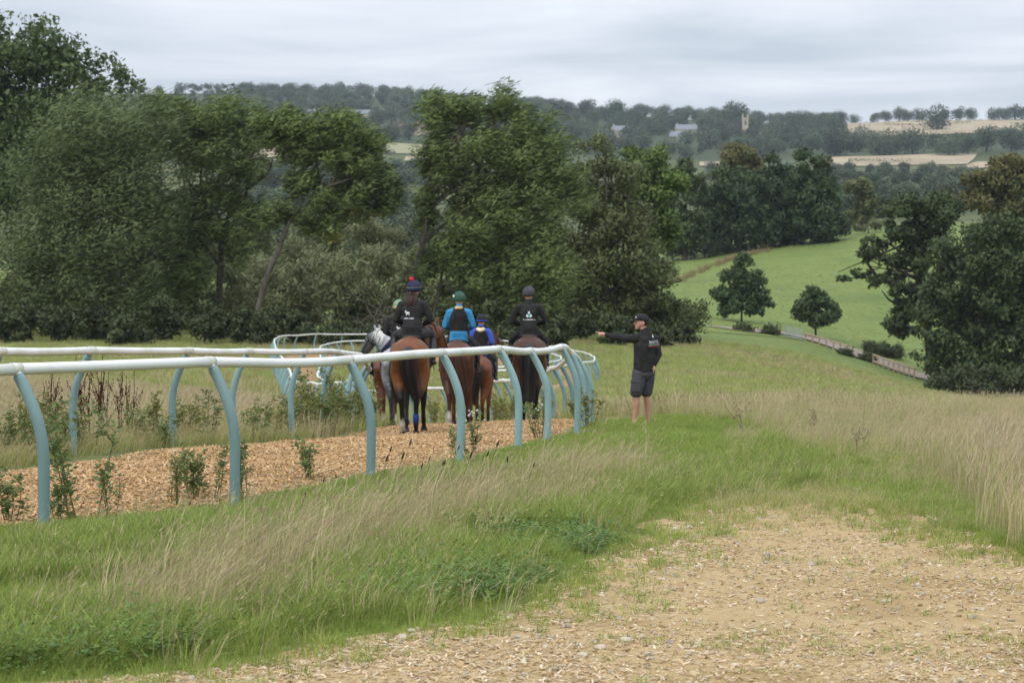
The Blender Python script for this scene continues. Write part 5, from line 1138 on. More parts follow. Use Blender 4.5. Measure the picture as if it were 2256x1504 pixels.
def helmet(parent, c, mat, yaw=0.0, brim=True, band=None, pom=False, tilt=0.0, badge=False):
    hb = MB(); V, f = ball((0, 0, 0), (.118, .142, .128), 24, 15); V[:, 2] = np.where(V[:, 2] < -.055, -.055 + (V[:, 2] + .055) * .25, V[:, 2]); V[:, 1] *= np.where(V[:, 1] < 0, 1.03, 1.0)
    hb.add(V, f); me = hb.mesh('helmet', mat); H = obj('helmet', me, parent); H.location = c; H.rotation_euler = (tilt, 0, yaw)
    if brim:
        V = np.array([(.105 * math.sin(a) * k, .118 + .075 * math.cos(a) * (k - .75) * 3.2, -.012 - .02 * (k - .75) * 4) for k in (.8, 1.0) for a in np.linspace(-1.35, 1.35, 13)]); V = np.vstack([V, V - [0, 0, .008]])
        q = [(i, i + 1, 13 + i + 1, 13 + i) for i in range(12)] + [(26 + 13 + i, 26 + 13 + i + 1, 26 + i + 1, 26 + i) for i in range(12)] + [(13 + i, 13 + i + 1, 39 + i + 1, 39 + i) for i in range(12)]
        obj('peak', raw_mesh('peak', V, [np.array(q)], mat), H)
    if band is not None:
        a = np.linspace(0, 2 * np.pi, 29); V, f = tube([(.121 * math.cos(t), .146 * math.sin(t), -.028 if not pom else .012) for t in a], [(.009, .004)] * 29 if not pom else [(.006, .003)] * 29, 6, side=(0, 0, 1), cap=False); obj('hat_band', raw_mesh('hat_band', V, f, band), H)
    if pom:
        rs = np.random.default_rng(2); V, f = ball((0, 0, 0), .037, 14, 9); V = V * rs.uniform(.9, 1.12, (len(V), 1)); obj('pompom', raw_mesh('pompom', V + np.array([-.02, -.045, .142]), f, M_RED), H)
    if badge:
        V, f = ball((-.108, -.02, .03), (.02, .045, .028), 12, 8); obj('side_vent', raw_mesh('side_vent', V, f, m_white), H)
    hm = MB(); hm.add(*tube([(-.10, .03, -.03), (-.075, .07, -.14), (0, .09, -.175), (.075, .07, -.14), (.10, .03, -.03)], [.008] * 5, 5)); obj('chin_strap', hm.mesh('chin_strap', m_leather), H)
    return H

def rider(hs, name, label, jacket, breeches, lean=.12, short=False, twist=0.0, look=0.0, wide=1.0, seat=(0, -.02, 1.58), vest=None, boots=m_leather, headup=0.0, sit=0.0):
    """sits on horse hs; pose in horse space"""
    S = np.array(seat); X = (1, 0, 0); ct, st_ = math.cos(twist), math.sin(twist)
    def T(p): x, y, z = p; return S + np.array([x * ct - y * st_, x * st_ + y * ct, z])
    L_ = lambda z: lean * z
    torso = [(0, -.02, .03), (0, -.03, .12), (0, L_(.25), .27), (0, L_(.42), .42), (0, L_(.52) + .01, .52), (0, L_(.6) + .015, .585)]
    trad = [(.165, .13), (.165, .125), (.150, .115), (.180, .125), (.165, .105), (.085, .075)]
    hc = T((0, L_(.74) + .05, .755 + headup))
    arms, legs = [], []
    for s in (-1, 1):
        sh = T((s * .175 * wide, L_(.53) + .005, .52)); el = T((s * .265 * wide, L_(.3) + .03, .27)); wr = T((s * .14, .33, .20)); arms.append((sh, el, wr, s))
        hip = S + np.array([s * .10, .02, .05]); kn = S + (np.array([s * .30, .36, .03]) if short else np.array([s * .315, .30, -.12])); an = S + (np.array([s * .335, .10, -.36]) if short else np.array([s * .34, .10, -.48])); legs.append((hip, kn, an, s))
    b = MB(); k = .82
    b.add(*tube([T(p) for p in torso], [(a * k, c * k) for a, c in trad], 16, side=(ct, st_, 0)))
    b.add(*tube([T((0, L_(.58), .56)), hc - np.array([0, .01, .06])], [.058, .052], 12)); b.add(*ball(hc, (.078, .098, .115), 18, 13)); b.add(*tube([hc + (0, .085, -.03), hc + (0, .115, -.035)], [.016, .012], 8)); b.add(*ball(hc + (0, .06, -.085), (.045, .04, .035)))
    for s in (-1, 1): b.add(*ball(hc + (s * .08, -.005, -.02), (.012, .022, .032), 8, 6))
    for sh, el, wr, s in arms:
        b.add(*tube([sh, el, wr], [.045, .038, .027], 10)); hd_ = wr + np.array([-s * .03, .07, -.01]); b.add(*tube([wr, hd_], [(.036, .02), (.042, .018)], 8))
        for fi in range(4):
            f0 = hd_ + np.array([-s * .005, .012, .026 - fi * .018]); b.add(*tube([f0, f0 + [-s * .02, .032, -.004], f0 + [-s * .042, .018, -.006]], [.0095, .0088, .0075], 6))
        b.add(*tube([wr + [-s * .01, .02, .03], wr + [-s * .03, .06, .045], wr + [-s * .05, .085, .035]], [.011, .010, .008], 6))
    for hip, kn, an, s in legs: b.add(*tube([hip, kn, an], [.075, .05, .034], 10)); b.add(*tube([an + [0, -.04, -.06], an + [s * .01, .15, -.075]], [(.032, .03), (.034, .022)], 8))
    me = remesh('person', b, m_skin, .0135, 1); P = obj(name, me); tag(P, label, 'person', 'riders in the string'); 
    P.matrix_world = Matrix.LocRotScale(hs.location, hs.rotation_euler, hs.scale)
    j = MB(); j.add(*tube([T(p) for p in ([(0, -.02, -.02)] + torso[1:])], [(.178, .14)] + [(a, c) for a, c in trad[1:]], 18, side=(ct, st_, 0))); j.add(*tube([T((0, L_(.58), .57)), T((0, L_(.64) + .02, .635))], [.075, .068], 12))
    for sh, el, wr, s in arms: j.add(*tube([T((s * .10, L_(.53), .525)), sh, (sh + el) / 2, el, (el + wr) / 2, wr], [.075, .072, .066, .060, .052, .040], 12))
    jm = remesh('jacket', j, jacket, .017, 2); J = obj('jacket', jm, P)
    tr = MB(); tr.add(*tube([S + (-.08, 0, .04), S + (.08, 0, .04)], [(.12, .12)] * 2, 12))
    for hip, kn, an, s in legs: tr.add(*tube([hip, (hip + kn) / 2, kn, (kn * .6 + an * .4)], [.105, .092, .068, .058], 12))
    obj('breeches', remesh('breeches', tr, breeches, .018, 2), P)
    for hip, kn, an, s in legs:
        bt = MB(); bt.add(*tube([kn * .75 + an * .25, kn * .45 + an * .55, an], [.060, .058, .044], 12)); bt.add(*tube([an + [0, -.055, -.055], an + [s * .005, .04, -.065], an + [s * .015, .17, -.085]], [(.036, .042), (.042, .04), (.036, .024)], 10))
        obj('boot', remesh('boot', bt, boots, .014, 1), P)
    if vest is not None:
        v = MB(); v.add(*tube([T((0, L_(z) - .012, z)) for z in (-.01, .07, .25, .40, .50, .565)], [(.11, .135), (.166, .146), (.168, .142), (.180, .150), (.152, .134), (.12, .105)], 18, side=(ct, st_, 0)))
        obj('body_protector', remesh('body_protector', v, vest, .018, 2), P)
    P['hc'] = [float(x) for x in hc]; P['S'] = [float(x) for x in S]
    return P, hc, jm, J, T

BAY = dict(body=(.16, .056, .018), points=(.010, .008, .007), belly=(.18, .066, .021), ph=.84)
HB = .13
def head_at(px, d): return ((px - CX) / F_PX * d, d)
# five mounted horses and one led ahead
x, y = head_at(903, 36.6)
h1 = horse('horse', 'big bay horse with black tail, blue bandage on one hind leg', (x, y + .78), .04, BAY, H_BLK, [(0, -.80, 1.40), (0, -.90, 1.32), (.0, -.93, 1.10), (.05, -.90, .85), (.11, -.86, .62), (.13, -.84, .50)], [.075, .085, .085, .08, .055, .018], neck_yaw=-.46, neck_up=-.20, socks=((0, .25),), phase=.45, scale=1.0, mane=H_BLK, saddlecloth=M_VEST, pitch=-.035)
LP_ = LEGP[(h1['label'], 1)]; V, f = tube([LP_[4] * .35 + LP_[5] * .65, LP_[5] * .6 + LP_[6] * .4], [(.047, .055), (.047, .053)], 12, side=(1, 0, 0)); obj('leg_bandage', raw_mesh('leg_bandage', V, f, m_bandage), h1)
x, y = head_at(1008, 41.6)
h2 = horse('horse', 'dark chestnut horse with flowing brown tail and white hind socks', (x, y + .78), .05, dict(body=(.095, .033, .015), points=(.075, .026, .012), belly=(.055, .020, .010), ph=.9), H_RED, [(0, -.80, 1.40), (.02, -.90, 1.32), (.05, -.93, 1.1), (.10, -.92, .8), (.14, -.9, .5), (.15, -.88, .34)], [.07, .085, .10, .10, .075, .03], phase=-.6, socks=((0, .30),), mane=H_RED, pitch=-.04)
x, y = head_at(873, 44.6)
h3 = horse('horse', 'dappled grey horse with white mane turning its head aside', (x, y + .78), .0, dict(body=(.26, .26, .28), points=(.06, .06, .065), dapple=(.36, .36, .38), belly=(.22, .22, .24), ph=.95, face=(.085, .085, .09)), H_DRK, [(0, -.80, 1.38), (0, -.9, 1.28), (0, -.92, 1.0), (.02, -.9, .7), (.02, -.88, .5)], [.06, .075, .08, .07, .03], neck_yaw=.95, neck_up=-.10, socks=((1, .34),), phase=.7, mane=H_WHT, pitch=-.05, headlow=.02)
x, y = head_at(1056, 50.8)
h4 = horse('horse', 'bright bay horse carrying the rider in blue sleeves', (x, y + .78), .10, dict(body=(.145, .045, .016), points=(.04, .016, .010), belly=(.15, .048, .018), ph=.55), H_BLK, [(0, -.80, 1.38), (0, -.9, 1.28), (0, -.92, 1.0), (-.02, -.9, .7), (-.02, -.88, .5)], [.06, .075, .08, .07, .03], neck_yaw=-.38, phase=-.9, mane=H_BLK, pitch=-.04)
x, y = head_at(1166, 41.7)
h5 = horse('horse', 'dark bay horse with long squared-off black tail', (x, y + .78), -.02, dict(body=(.065, .025, .012), points=(.010, .008, .007), belly=(.12, .042, .015), ph=.80), H_BLK, [(0, -.80, 1.42), (-.01, -.91, 1.34), (-.02, -.95, 1.1), (-.02, -.95, .8), (-.02, -.94, .55), (-.02, -.93, .42)], [.075, .095, .115, .125, .125, .12], phase=.15, mane=H_BLK, pitch=-.04)
x, y = head_at(848, 48.2)
h6 = horse('horse', 'red chestnut horse with white socks walking ahead of the grey', (x, y + .78), -.12, dict(body=(.125, .040, .018), points=(.10, .034, .016)), H_RED, [(0, -.80, 1.38), (0, -.9, 1.28), (0, -.92, 1.0), (.02, -.9, .7), (.02, -.88, .5)], [.06, .075, .08, .07, .03], phase=.3, socks=((0, .30), (1, .3)), mane=H_RED, pitch=-.05)
rs = np.random.default_rng(8)
p1, hc, jm, J, T = rider(h1, 'person', 'rider in black jacket and navy hat with red pompom on the big bay', M_BLACK, M_GREYJ, lean=.16, short=True, twist=-.08, wide=1.08)
helmet(p1, hc + np.array([0, -.005, .035]), M_NAVY, yaw=-.35, band=m_greyp, pom=True, tilt=.10)
hm = MB()
for k in range(34):
    o = rs.normal(0, .022, 2); hm.add(*tube([hc + (o[0] - .01, -.10, -.06), hc + (o[0] * 1.5 - .03, -.165 + o[1] * .4, -.16), hc + (o[0] * 1.5 - .035, -.185 + o[1] * .4, -.24), hc + (o[0] - .02, -.165, -.36 + rs.uniform(0, .05))], [.012, .014, .013, .004], 5))
obj('ponytail', hm.mesh('ponytail', H_DRK), p1)
def logo(J, jm, T, kind, cz=.36, cx=0.0, sc=1.0):
    c = T((cx, -.30, cz))
    if kind == 'horse':
        V = [(c[0] + a * .085 * sc, c[1], c[2] + b_ * .075 * sc) for a, b_ in HORSE_LOGO]; stick_on('horse_emblem', V, [tuple(range(len(V)))], m_white, jm, J)
    else:
        for (dx_, dz_, rx, rz, mt) in ((-.028, -.005, .026, .030, m_white), (.028, -.005, .026, .030, m_white), (0, .055, .020, .022, m_white)):
            V, F = disc(c[0] + dx_, c[2] + dz_, rx, rz, c[1]); stick_on('emblem', V, F, mt, jm, J)
        V = [(c[0] - .03, c[1], c[2] + .03), (c[0] + .03, c[1], c[2] + .03), (c[0] + .012, c[1], c[2] - .036), (c[0] - .012, c[1], c[2] - .036)]; stick_on('emblem', V, [(0, 1, 2, 3)], m_tealp, jm, J, off=.008)
    V, F = illegible(c[0], c[2] - .085, .21, .020, c[1], rs); stick_on('lettering', V, F, m_white, jm, J)
logo(J, jm, T, 'horse', .37, -.055)
p2, hc, jm, J, T = rider(h2, 'person', 'rider in turquoise top and black body protector, bottle green cap', M_TURQ, M_GREYJ, lean=.10, vest=M_VEST)
helmet(p2, hc + np.array([0, -.005, .03]), M_DGRN, yaw=.25, badge=True, tilt=.04)
V, f = tube([T((-.05, -.045, .60)), T((.0, -.062, .60)), T((.055, -.045, .60))], [(.045, .03)] * 3, 10); obj('scarf', raw_mesh('scarf', V, f, M_SCARF), p2)
p3, hc, jm, J, T = rider(h3, 'person', 'rider in black jacket and lime green cap on the grey', M_BLACK, M_NAVY, lean=.12)
helmet(p3, hc + np.array([0, -.005, .03]), M_LIME, band=M_SCARF)
hm = MB(); hm.add(*tube([hc + (0, -.10, -.06), hc + (0, -.15, -.2), hc + (0, -.15, -.34), hc + (0, -.14, -.46)], [.02, .026, .022, .006], 8)); obj('ponytail', hm.mesh('ponytail', H_RED), p3)
logo(J, jm, T, 'horse', .33)
p4, hc, jm, J, T = rider(h4, 'person', 'rider in blue sleeves, black vest and black cap with blue band', M_BLUE, M_GREYJ, lean=.12, twist=-.06, vest=M_VEST)
helmet(p4, hc + np.array([0, -.005, .03]), M_BLKH, band=M_BLUE)
V, f = tube([T((-.05, -.045, .57)), T((.02, -.085, .545)), T((.085, -.04, .57))], [(.05, .04), (.075, .045), (.05, .04)], 12); obj('fleece_collar', raw_mesh('fleece_collar', V, f, M_SHEEP), p4)
p5, hc, jm, J, T = rider(h5, 'person', 'broad rider in black jacket with teal emblem and dark grey cap', M_BLACK, M_VEST, lean=.08, wide=1.16)
helmet(p5, hc + np.array([0, -.005, .03]), M_GRYH, brim=False)
logo(J, jm, T, 'crest', .37)
for k_ in ('hc', 'S'):
    for p_ in (p1, p2, p3, p4, p5): del p_[k_]

# ------------------------------------------------------------------ the trainer
mx, my = head_at(1418, 36.75); mz = Gz(mx, my); X = (1, 0, 0)
A = lambda *p: np.array(p, float)
rr_ = unit(A(.66, .75, 0))                      # his shoulder line; he faces away and to his left
b = MB()
hip = A(.02, 0, .93); tor = [(0.0, 0, .88), (.0, 0, 1.0), (.012, .0, 1.15), (.02, 0, 1.30), (.035, .01, 1.42), (.05, .015, 1.50)]
tra = [(.175, .125), (.175, .125), (.185, .13), (.205, .14), (.185, .12), (.10, .085)]
hc = A(-.035, .02, 1.675)
shl, ell, wrl = A(-.13, -.12, 1.43), A(-.36, .01, 1.435), A(-.60, .10, 1.475)
shr, elr, wrr = A(.185, .13, 1.41), A(.245, .10, 1.16), A(.17, .03, 1.00)
LEG = [(A(-.07, -.06, .90), A(-.115, -.06, .50), A(-.125, -.03, .28), A(-.145, -.03, .075)), (A(.085, .06, .90), A(.055, .10, .50), A(.075, .13, .28), A(.085, .14, .075))]
k = .86
b.add(*tube(tor, [(a * k, c * k) for a, c in tra], 16, side=rr_))
b.add(*tube([A(.045, .015, 1.46), A(.0, .02, 1.60)], [(.066, .062), (.058, .058)], 12))
b.add(*ball(hc + A(.012, 0, .012), (.098, .076, .108), 20, 14))                 # skull, facing -x
b.add(*tube([hc + A(-.04, 0, -.035), hc + A(-.066, 0, -.085)], [(.055, .052), (.036, .038)], 12, side=(0, 1, 0)))      # jaw
b.add(*ball(hc + A(-.078, 0, -.098), (.022, .026, .022), 10, 8))               # chin
b.add(*tube([hc + A(-.085, 0, .015), hc + A(-.113, 0, -.022)], [.013, .019], 8))       # nose
b.add(*ball(hc + A(-.084, 0, .03), (.016, .055, .014), 10, 6))                  # brow
b.add(*ball(hc + A(-.088, 0, -.048), (.014, .026, .009), 10, 6)); b.add(*ball(hc + A(-.086, 0, -.072), (.014, .025, .010), 10, 6))
for s in (-1, 1): b.add(*ball(hc + A(.025, s * .078, -.01), (.024, .012, .035), 10, 8))
b.add(*tube([shl, ell, wrl], [.05, .042, .032], 12)); b.add(*tube([shr, elr, wrr], [.05, .042, .03], 12))
# pointing hand: palm, index straight, three fingers curled, thumb
dirp = unit(A(-.80, .28, .06)); upv = A(0, 0, 1); sdv = np.cross(dirp, upv); pc = wrl + dirp * .075
b.add(*tube([wrl, wrl + dirp * .04, pc], [(.026, .031), (.024, .038), (.022, .040)], 10, side=sdv))
i0 = pc + dirp * .012 + upv * .028; b.add(*tube([i0, i0 + dirp * .045, i0 + dirp * .085 + upv * .002], [.0115, .0105, .0085], 8))
for fi, (h_, l_) in enumerate(((.008, .036), (-.011, .034), (-.028, .029))):
    f0 = pc + dirp * .010 + upv * h_; b.add(*tube([f0, f0 + dirp * l_ * .7 - sdv * .012, f0 + dirp * l_ * .4 - sdv * .034, f0 - dirp * .004 - sdv * .030], [.0115, .011, .010, .009], 8))
b.add(*tube([wrl + dirp * .022 - sdv * .018 + upv * .012, wrl + dirp * .055 - sdv * .036 + upv * .012, wrl + dirp * .088 - sdv * .034 + upv * .006], [.014, .0125, .009], 8))
# other hand tucked by the pocket
b.add(*tube([wrr, wrr + A(-.01, -.02, -.08)], [(.022, .034), (.022, .038)], 8))
for fi in range(4):
    f0 = wrr + A(-.008 + .0, -.045 + fi * .020, -.10); b.add(*tube([f0, f0 + A(-.006, 0, -.035), f0 + A(-.018, 0, -.058 + .006 * abs(fi - 1.5))], [.010, .0095, .008], 6))
b.add(*tube([wrr + A(-.01, -.04, -.04), wrr + A(-.02, -.065, -.075)], [.011, .009], 6))
for (h, kn, cf, an) in LEG:
    b.add(*tube([h, (h + kn) / 2, kn, kn * .55 + cf * .45 + A(.012, 0, 0), cf + A(.006, 0, 0), an + A(0, 0, .05), an], [.088, .078, .056, .059, .050, .034, .036], 14))
    b.add(*tube([an + A(.035, 0, -.045), an + A(-.06, .03, -.05), an + A(-.13, .06, -.058)], [(.036, .03), (.042, .028), (.036, .018)], 10, side=(0, 1, 0)))
man = obj('person', remesh('person', b, m_skin, .0105, 1), None, (mx, my, mz - .01)); tag(man, 'man in black jacket, cap and grey shorts pointing with outstretched arm', 'person')
j = MB(); j.add(*tube([A(0, 0, .90)] + [A(*p) for p in tor[1:]], [(.192, .142), (.19, .14), (.20, .145), (.218, .152), (.20, .132), (.105, .09)], 20, side=rr_)); j.add(*tube([A(.042, .015, 1.49), A(.02, .02, 1.565)], [(.085, .08), (.080, .074)], 14))
j.add(*tube([A(-.03, -.03, 1.43), shl, (shl + ell) / 2 + A(0, 0, -.01), ell, (ell + wrl) / 2, wrl + dirp * -.01], [.09, .082, .070, .060, .052, .044], 14))
j.add(*tube([A(.10, .06, 1.43), shr, (shr + elr) / 2, elr, (elr + wrr) / 2, wrr], [.09, .078, .070, .062, .054, .044], 14))
jm = remesh('jacket', j, M_BLACK, .015, 2); J = obj('jacket', jm, man)
sh = MB(); sh.add(*tube([A(0, 0, .95), A(0, 0, .84)], [(.178, .13), (.185, .14)], 16, side=rr_))
for (h, kn, cf, an) in LEG: sh.add(*tube([h, (h + kn) / 2, kn * .96 + h * .04 + A(-.006, 0, .03)], [(.112, .115), (.108, .112), (.100, .104)], 14))
SH = obj('cargo_shorts', remesh('cargo_shorts', sh, M_SHORT, .011, 2), man)
h, kn, cf, an = LEG[0]; c = h * .40 + kn * .60 + A(-.035, -.098, 0); V, f = box(tuple(c), (.15, .035, .17)); o = obj('cargo_pocket', raw_mesh('cargo_pocket', V, f, M_SHORT, smooth=False), SH); bv = o.modifiers.new('b', 'BEVEL'); bv.width = .012; bv.segments = 2
V, f = box(tuple(c + A(0, -.006, .085)), (.155, .040, .045)); o = obj('pocket_flap', raw_mesh('pocket_flap', V, f, M_SHORT, smooth=False), SH); bv = o.modifiers.new('b', 'BEVEL'); bv.width = .008; bv.segments = 2
for (h, kn, cf, an) in LEG:
    s_ = MB(); s_.add(*tube([an + A(.05, -.01, -.045), an + A(-.05, .03, -.045), an + A(-.145, .065, -.055)], [(.046, .040), (.050, .036), (.042, .024)], 12, side=(0, 1, 0))); obj('shoe', remesh('shoe', s_, m_leather, .010, 1), man)
cp = MB(); V, f = ball(hc + A(.014, 0, .045), (.112, .092, .098), 22, 13); V[:, 2] = np.maximum(V[:, 2], hc[2] + .035 - .02 * sstep(.0, .1, V[:, 0] - hc[0])); cp.add(V, f)
CAP = obj('cap', cp.mesh('cap', M_BLKH), man); a = np.linspace(-1.25, 1.25, 11)
V = np.array([hc + A(-.085 - .085 * math.cos(t) * k_ * (k_ > .5), .08 * math.sin(t) * (1 - .1 * k_), .048 - .014 * k_) for k_ in (0, 1) for t in a]); V = np.vstack([V, V - [0, 0, .009]]); n = 11
q = [(i, i + 1, n + i + 1, n + i) for i in range(n - 1)] + [(3 * n + i, 3 * n + i + 1, 2 * n + i + 1, 2 * n + i) for i in range(n - 1)] + [(n + i, n + i + 1, 3 * n + i + 1, 3 * n + i) for i in range(n - 1)]
obj('cap_peak', raw_mesh('cap_peak', V, [np.array(q)], M_BLKH), CAP); V, f = ball(hc + A(-.085, -.035, .085), (.012, .02, .014), 8, 6); obj('cap_badge', raw_mesh('cap_badge', V, f, m_white), CAP)
m_eye = plain('dark_eye', (.02, .015, .012), None, 5, .3, .5)
for s in (-1, 1): V, f = ball(hc + A(-.079, s * .036, .008), (.006, .009, .005), 8, 6); obj('eye', raw_mesh('eye', V, f, m_eye), man)
V, f = ball(hc + A(-.097, 0, -.060), (.008, .024, .007), 8, 6); obj('mouth', raw_mesh('mouth', V, f, m_eye), man)
hm = MB(); V, f = ball(hc + A(.035, 0, .0), (.085, .081, .070), 16, 10); hm.add(V, f); obj('hair', hm.mesh('hair', H_DRK), man)
# lettering across the shoulder blades
bd = unit(A(.75, -.66, 0)); rv = rr_; cen = A(.03, 0, 1.355) + bd * .3 + rv * .055
tm = text_mesh('BAILEYS', .068); V = [tuple(cen + rv * v.co.x * 1.05 + A(0, 0, 1) * (v.co.y - .01)) for v in tm.vertices]; F = [tuple(p.vertices) for p in tm.polygons]
stick_on('lettering', V, F, m_white, jm, J, dirv=tuple(-bd), back=.3)
for z0, h_, mt, nm in ((-.045, .022, m_greyp, 'lettering'), (-.066, .009, m_redp, 'stripe')):
    V, F = [], []
    for i, u in enumerate(np.linspace(-.14, .14, 13)):
        for dz_ in (0, h_): V.append(tuple(cen + rv * u + A(0, 0, z0 + dz_)))
    F = [(2 * i, 2 * i + 2, 2 * i + 3, 2 * i + 1) for i in range(12)]; stick_on(nm, V, F, mt, jm, J, dirv=tuple(-bd), back=.3)
V = [tuple(cen + rv * a_ + A(0, 0, b_)) for a_, b_ in ((-.018, .085), (.018, .085), (.018, .125), (-.018, .125))]; stick_on('emblem', V, [(0, 1, 2, 3)], m_white, jm, J, dirv=tuple(-bd), back=.3)
# ------------------------------------------------------------------ weeds, dock stalks, seed heads, stones
rs = np.random.default_rng(57)
m_weed = leafmat('weed_leaf', (.13, .18, .055), (.19, .245, .085), None, transl=.25)
m_weedy = leafmat('ragwort_leaf', (.16, .19, .05), (.26, .25, .07), None, transl=.25)
m_stem = plain('green_stem', (.14, .14, .06), (.17, .12, .07), 10, .8, .2)
m_dock = plain('dock_seed', (.085, .032, .020), (.055, .022, .015), 20, .9, .1); m_fluff = plain('thistle_down', (.62, .58, .50), None, 10, .9, .1); m_dead = plain('dead_thistle', (.26, .20, .14), (.19, .14, .10), 20, .9, .1)
m_head = plain('plantain_head', (.045, .030, .022), None, 20, .9, .1)
def weed(name, h, stems, leaf=m_weed, ll=.055, per=26, spread=.10, down=0):
    root = empty(name); sm, lv = MB(), []
    for k in range(stems):
        a = rs.uniform(0, 6.28); b0 = np.array([math.cos(a), math.sin(a), 0]) * rs.uniform(0, spread); tp = b0 * 2.0 + np.array([rs.normal(.05, .05), rs.normal(0, .05), h * rs.uniform(.65, 1.05)])
        pt = spline(np.array([b0 - [0, 0, .04], (b0 + tp) / 2 + rs.normal(0, .02, 3), tp]), 4); sm.add(*tube(pt, list(np.linspace(.006, .002, len(pt))), 5))
        sub = [(pt, 1.0)]
        for j in range(4):
            i = rs.integers(2, len(pt)); a2 = rs.uniform(0, 6.28); e = pt[i] + np.array([math.cos(a2) * .10, math.sin(a2) * .10, .11]) * rs.uniform(.5, 1.2) * (h / .6); sm.add(*tube([pt[i], e], [.003, .0015], 4)); sub.append((np.linspace(pt[i], e, 5), .5))
        for pth, f in sub:
            for j in range(int(per * f)):
                c = pth[0] + (pth[-1] - pth[0]) * 0 + pth[min(int(rs.uniform(.15, 1) * len(pth)), len(pth) - 1)] + rs.normal(0, .012, 3); a3 = rs.uniform(0, 6.28); d = unit(np.array([math.cos(a3), math.sin(a3), rs.uniform(-.3, .7)])) * ll * rs.uniform(.5, 1.2); s = unit(np.cross(d, rs.normal(size=3))) * ll * .19
                c = c - pth[0]; lv.append(np.array([c, c + d * .5 + s, c + d, c + d * .5 - s]))
    V = np.concatenate(lv); obj('foliage', raw_mesh('foliage', V, [np.arange(len(V)).reshape(-1, 4)], leaf, smooth=False), root); obj('stem', sm.mesh('stem', m_stem), root)
    if down:
        dm = MB()
        for k in range(down): dm.add(*ball((rs.normal(.04, .06), rs.normal(0, .06), h * rs.uniform(.8, 1.1)), rs.uniform(.010, .018), 7, 5))
        obj('seed_down', dm.mesh('seed_down', m_fluff), root)
    return root
def put(o, px, py=None, d=None, s=1.0, label=None, cat='weed', group=None):
    if d is None: x, y = plan(px, py)
    else: x, y = (px - CX) / F_PX * d, d
    o.location = (x, y, Gz(x, y)); o.rotation_euler = (0, 0, rs.uniform(0, 6.28)); o.scale = (s, s, s); tag(o, label, cat, group); return o
protos = [weed('weed_plant', .60, 5), weed('weed_plant', .45, 6, per=30), weed('weed_plant', .75, 4, per=34), weed('weed_plant', .50, 8, leaf=m_weedy, per=26, spread=.16)]
used = [False] * 4
def wd(k, *a, **kw):
    o = protos[k] if not used[k] else copy_tree(protos[k]); used[k] = True; return put(o, *a, **kw)
WB = 'weeds rooted along the bank-side rail'
wd(2, 175, 1150, s=1.4, label='tall branching weed beside the first teal post on the bank', group=WB)
wd(1, 130, 1148, s=.8, label='small weed at the foot of the tall branching weed', group=WB)
wd(0, 235, 1138, s=.75, label='thin weed leaning from the tall weed over the woodchips', group=WB)
wd(0, 385, 1112, s=.75, label='scrawny weed on the track edge between two teal posts', group=WB)
wd(1, 425, 1100, s=1.05, label='bushy weed on the track edge between two teal posts', group=WB)
wd(2, 465, 1100, s=.75, label='upright weed just short of the second teal post', group=WB)
wd(0, 530, 1100, s=.9, label='weed growing against the second teal post', group=WB)
wd(1, 680, 1062, s=.9, label='low weed on the woodchips past the second teal post', group=WB)
wd(1, 8, 1160, s=.9, label='weed spilling over the woodchips before the first teal post', group=WB)
t1 = weed('thistle_plant', .50, 5, per=20, down=16); put(t1, 1040, d=28.2, s=1.0, label='thistle gone to white down beside the fourth teal post', cat='thistle')
wd(1, 1010, d=26.9, s=.8, label='grassy weed hugging the fourth teal post', group=WB)
t2 = weed('thistle_plant', .50, 6, per=24, down=4); put(t2, 1185, d=33.0, s=1.0, label='leafy thistle by the sharp kink in the rail', cat='thistle')
wd(3, 1290, d=36.2, s=1.1, label='yellowish weed clinging to the last posts before the bend', group=WB)
GW = 'weeds matted along the foot of the far rail'; k_ = 0
for px, d, s in ((20, 27.2, 1.1), (60, 28, 1.3), (95, 27, 1.1), (140, 28.5, 1.0), (190, 28.6, .9), (300, 30.4, 1.0), (340, 31.2, 1.2), (355, 30, .8), (420, 31.6, 1.1), (455, 32.4, 1.0), (560, 34, 1.0), (590, 35, 1.1), (645, 36.5, 1.3), (670, 37.5, 1.4), (690, 38.4, 1.5), (715, 37.8, 1.4), (740, 39.5, 1.5), (760, 40.5, 1.4), (790, 42, 1.3), (805, 41.0, 1.2), (700, 40, 1.5), (730, 42, 1.5), (820, 46, 1.4)):
    wd((1, 3, 1, 3, 2)[k_ % 5], px, d=d, s=s * 1.12, label='green weed matted along the foot of the far rail', group=GW); k_ += 1
for px, d, s in ((1105, 58, 1.6), (1090, 56, 1.5), (1130, 60, 1.5), (1200, 47, 1.2), (960, 63, 1.6)):
    wd(3, px, d=d, s=s, label='weed clump at the rail in the dip below the horses', group='weeds in the dip')
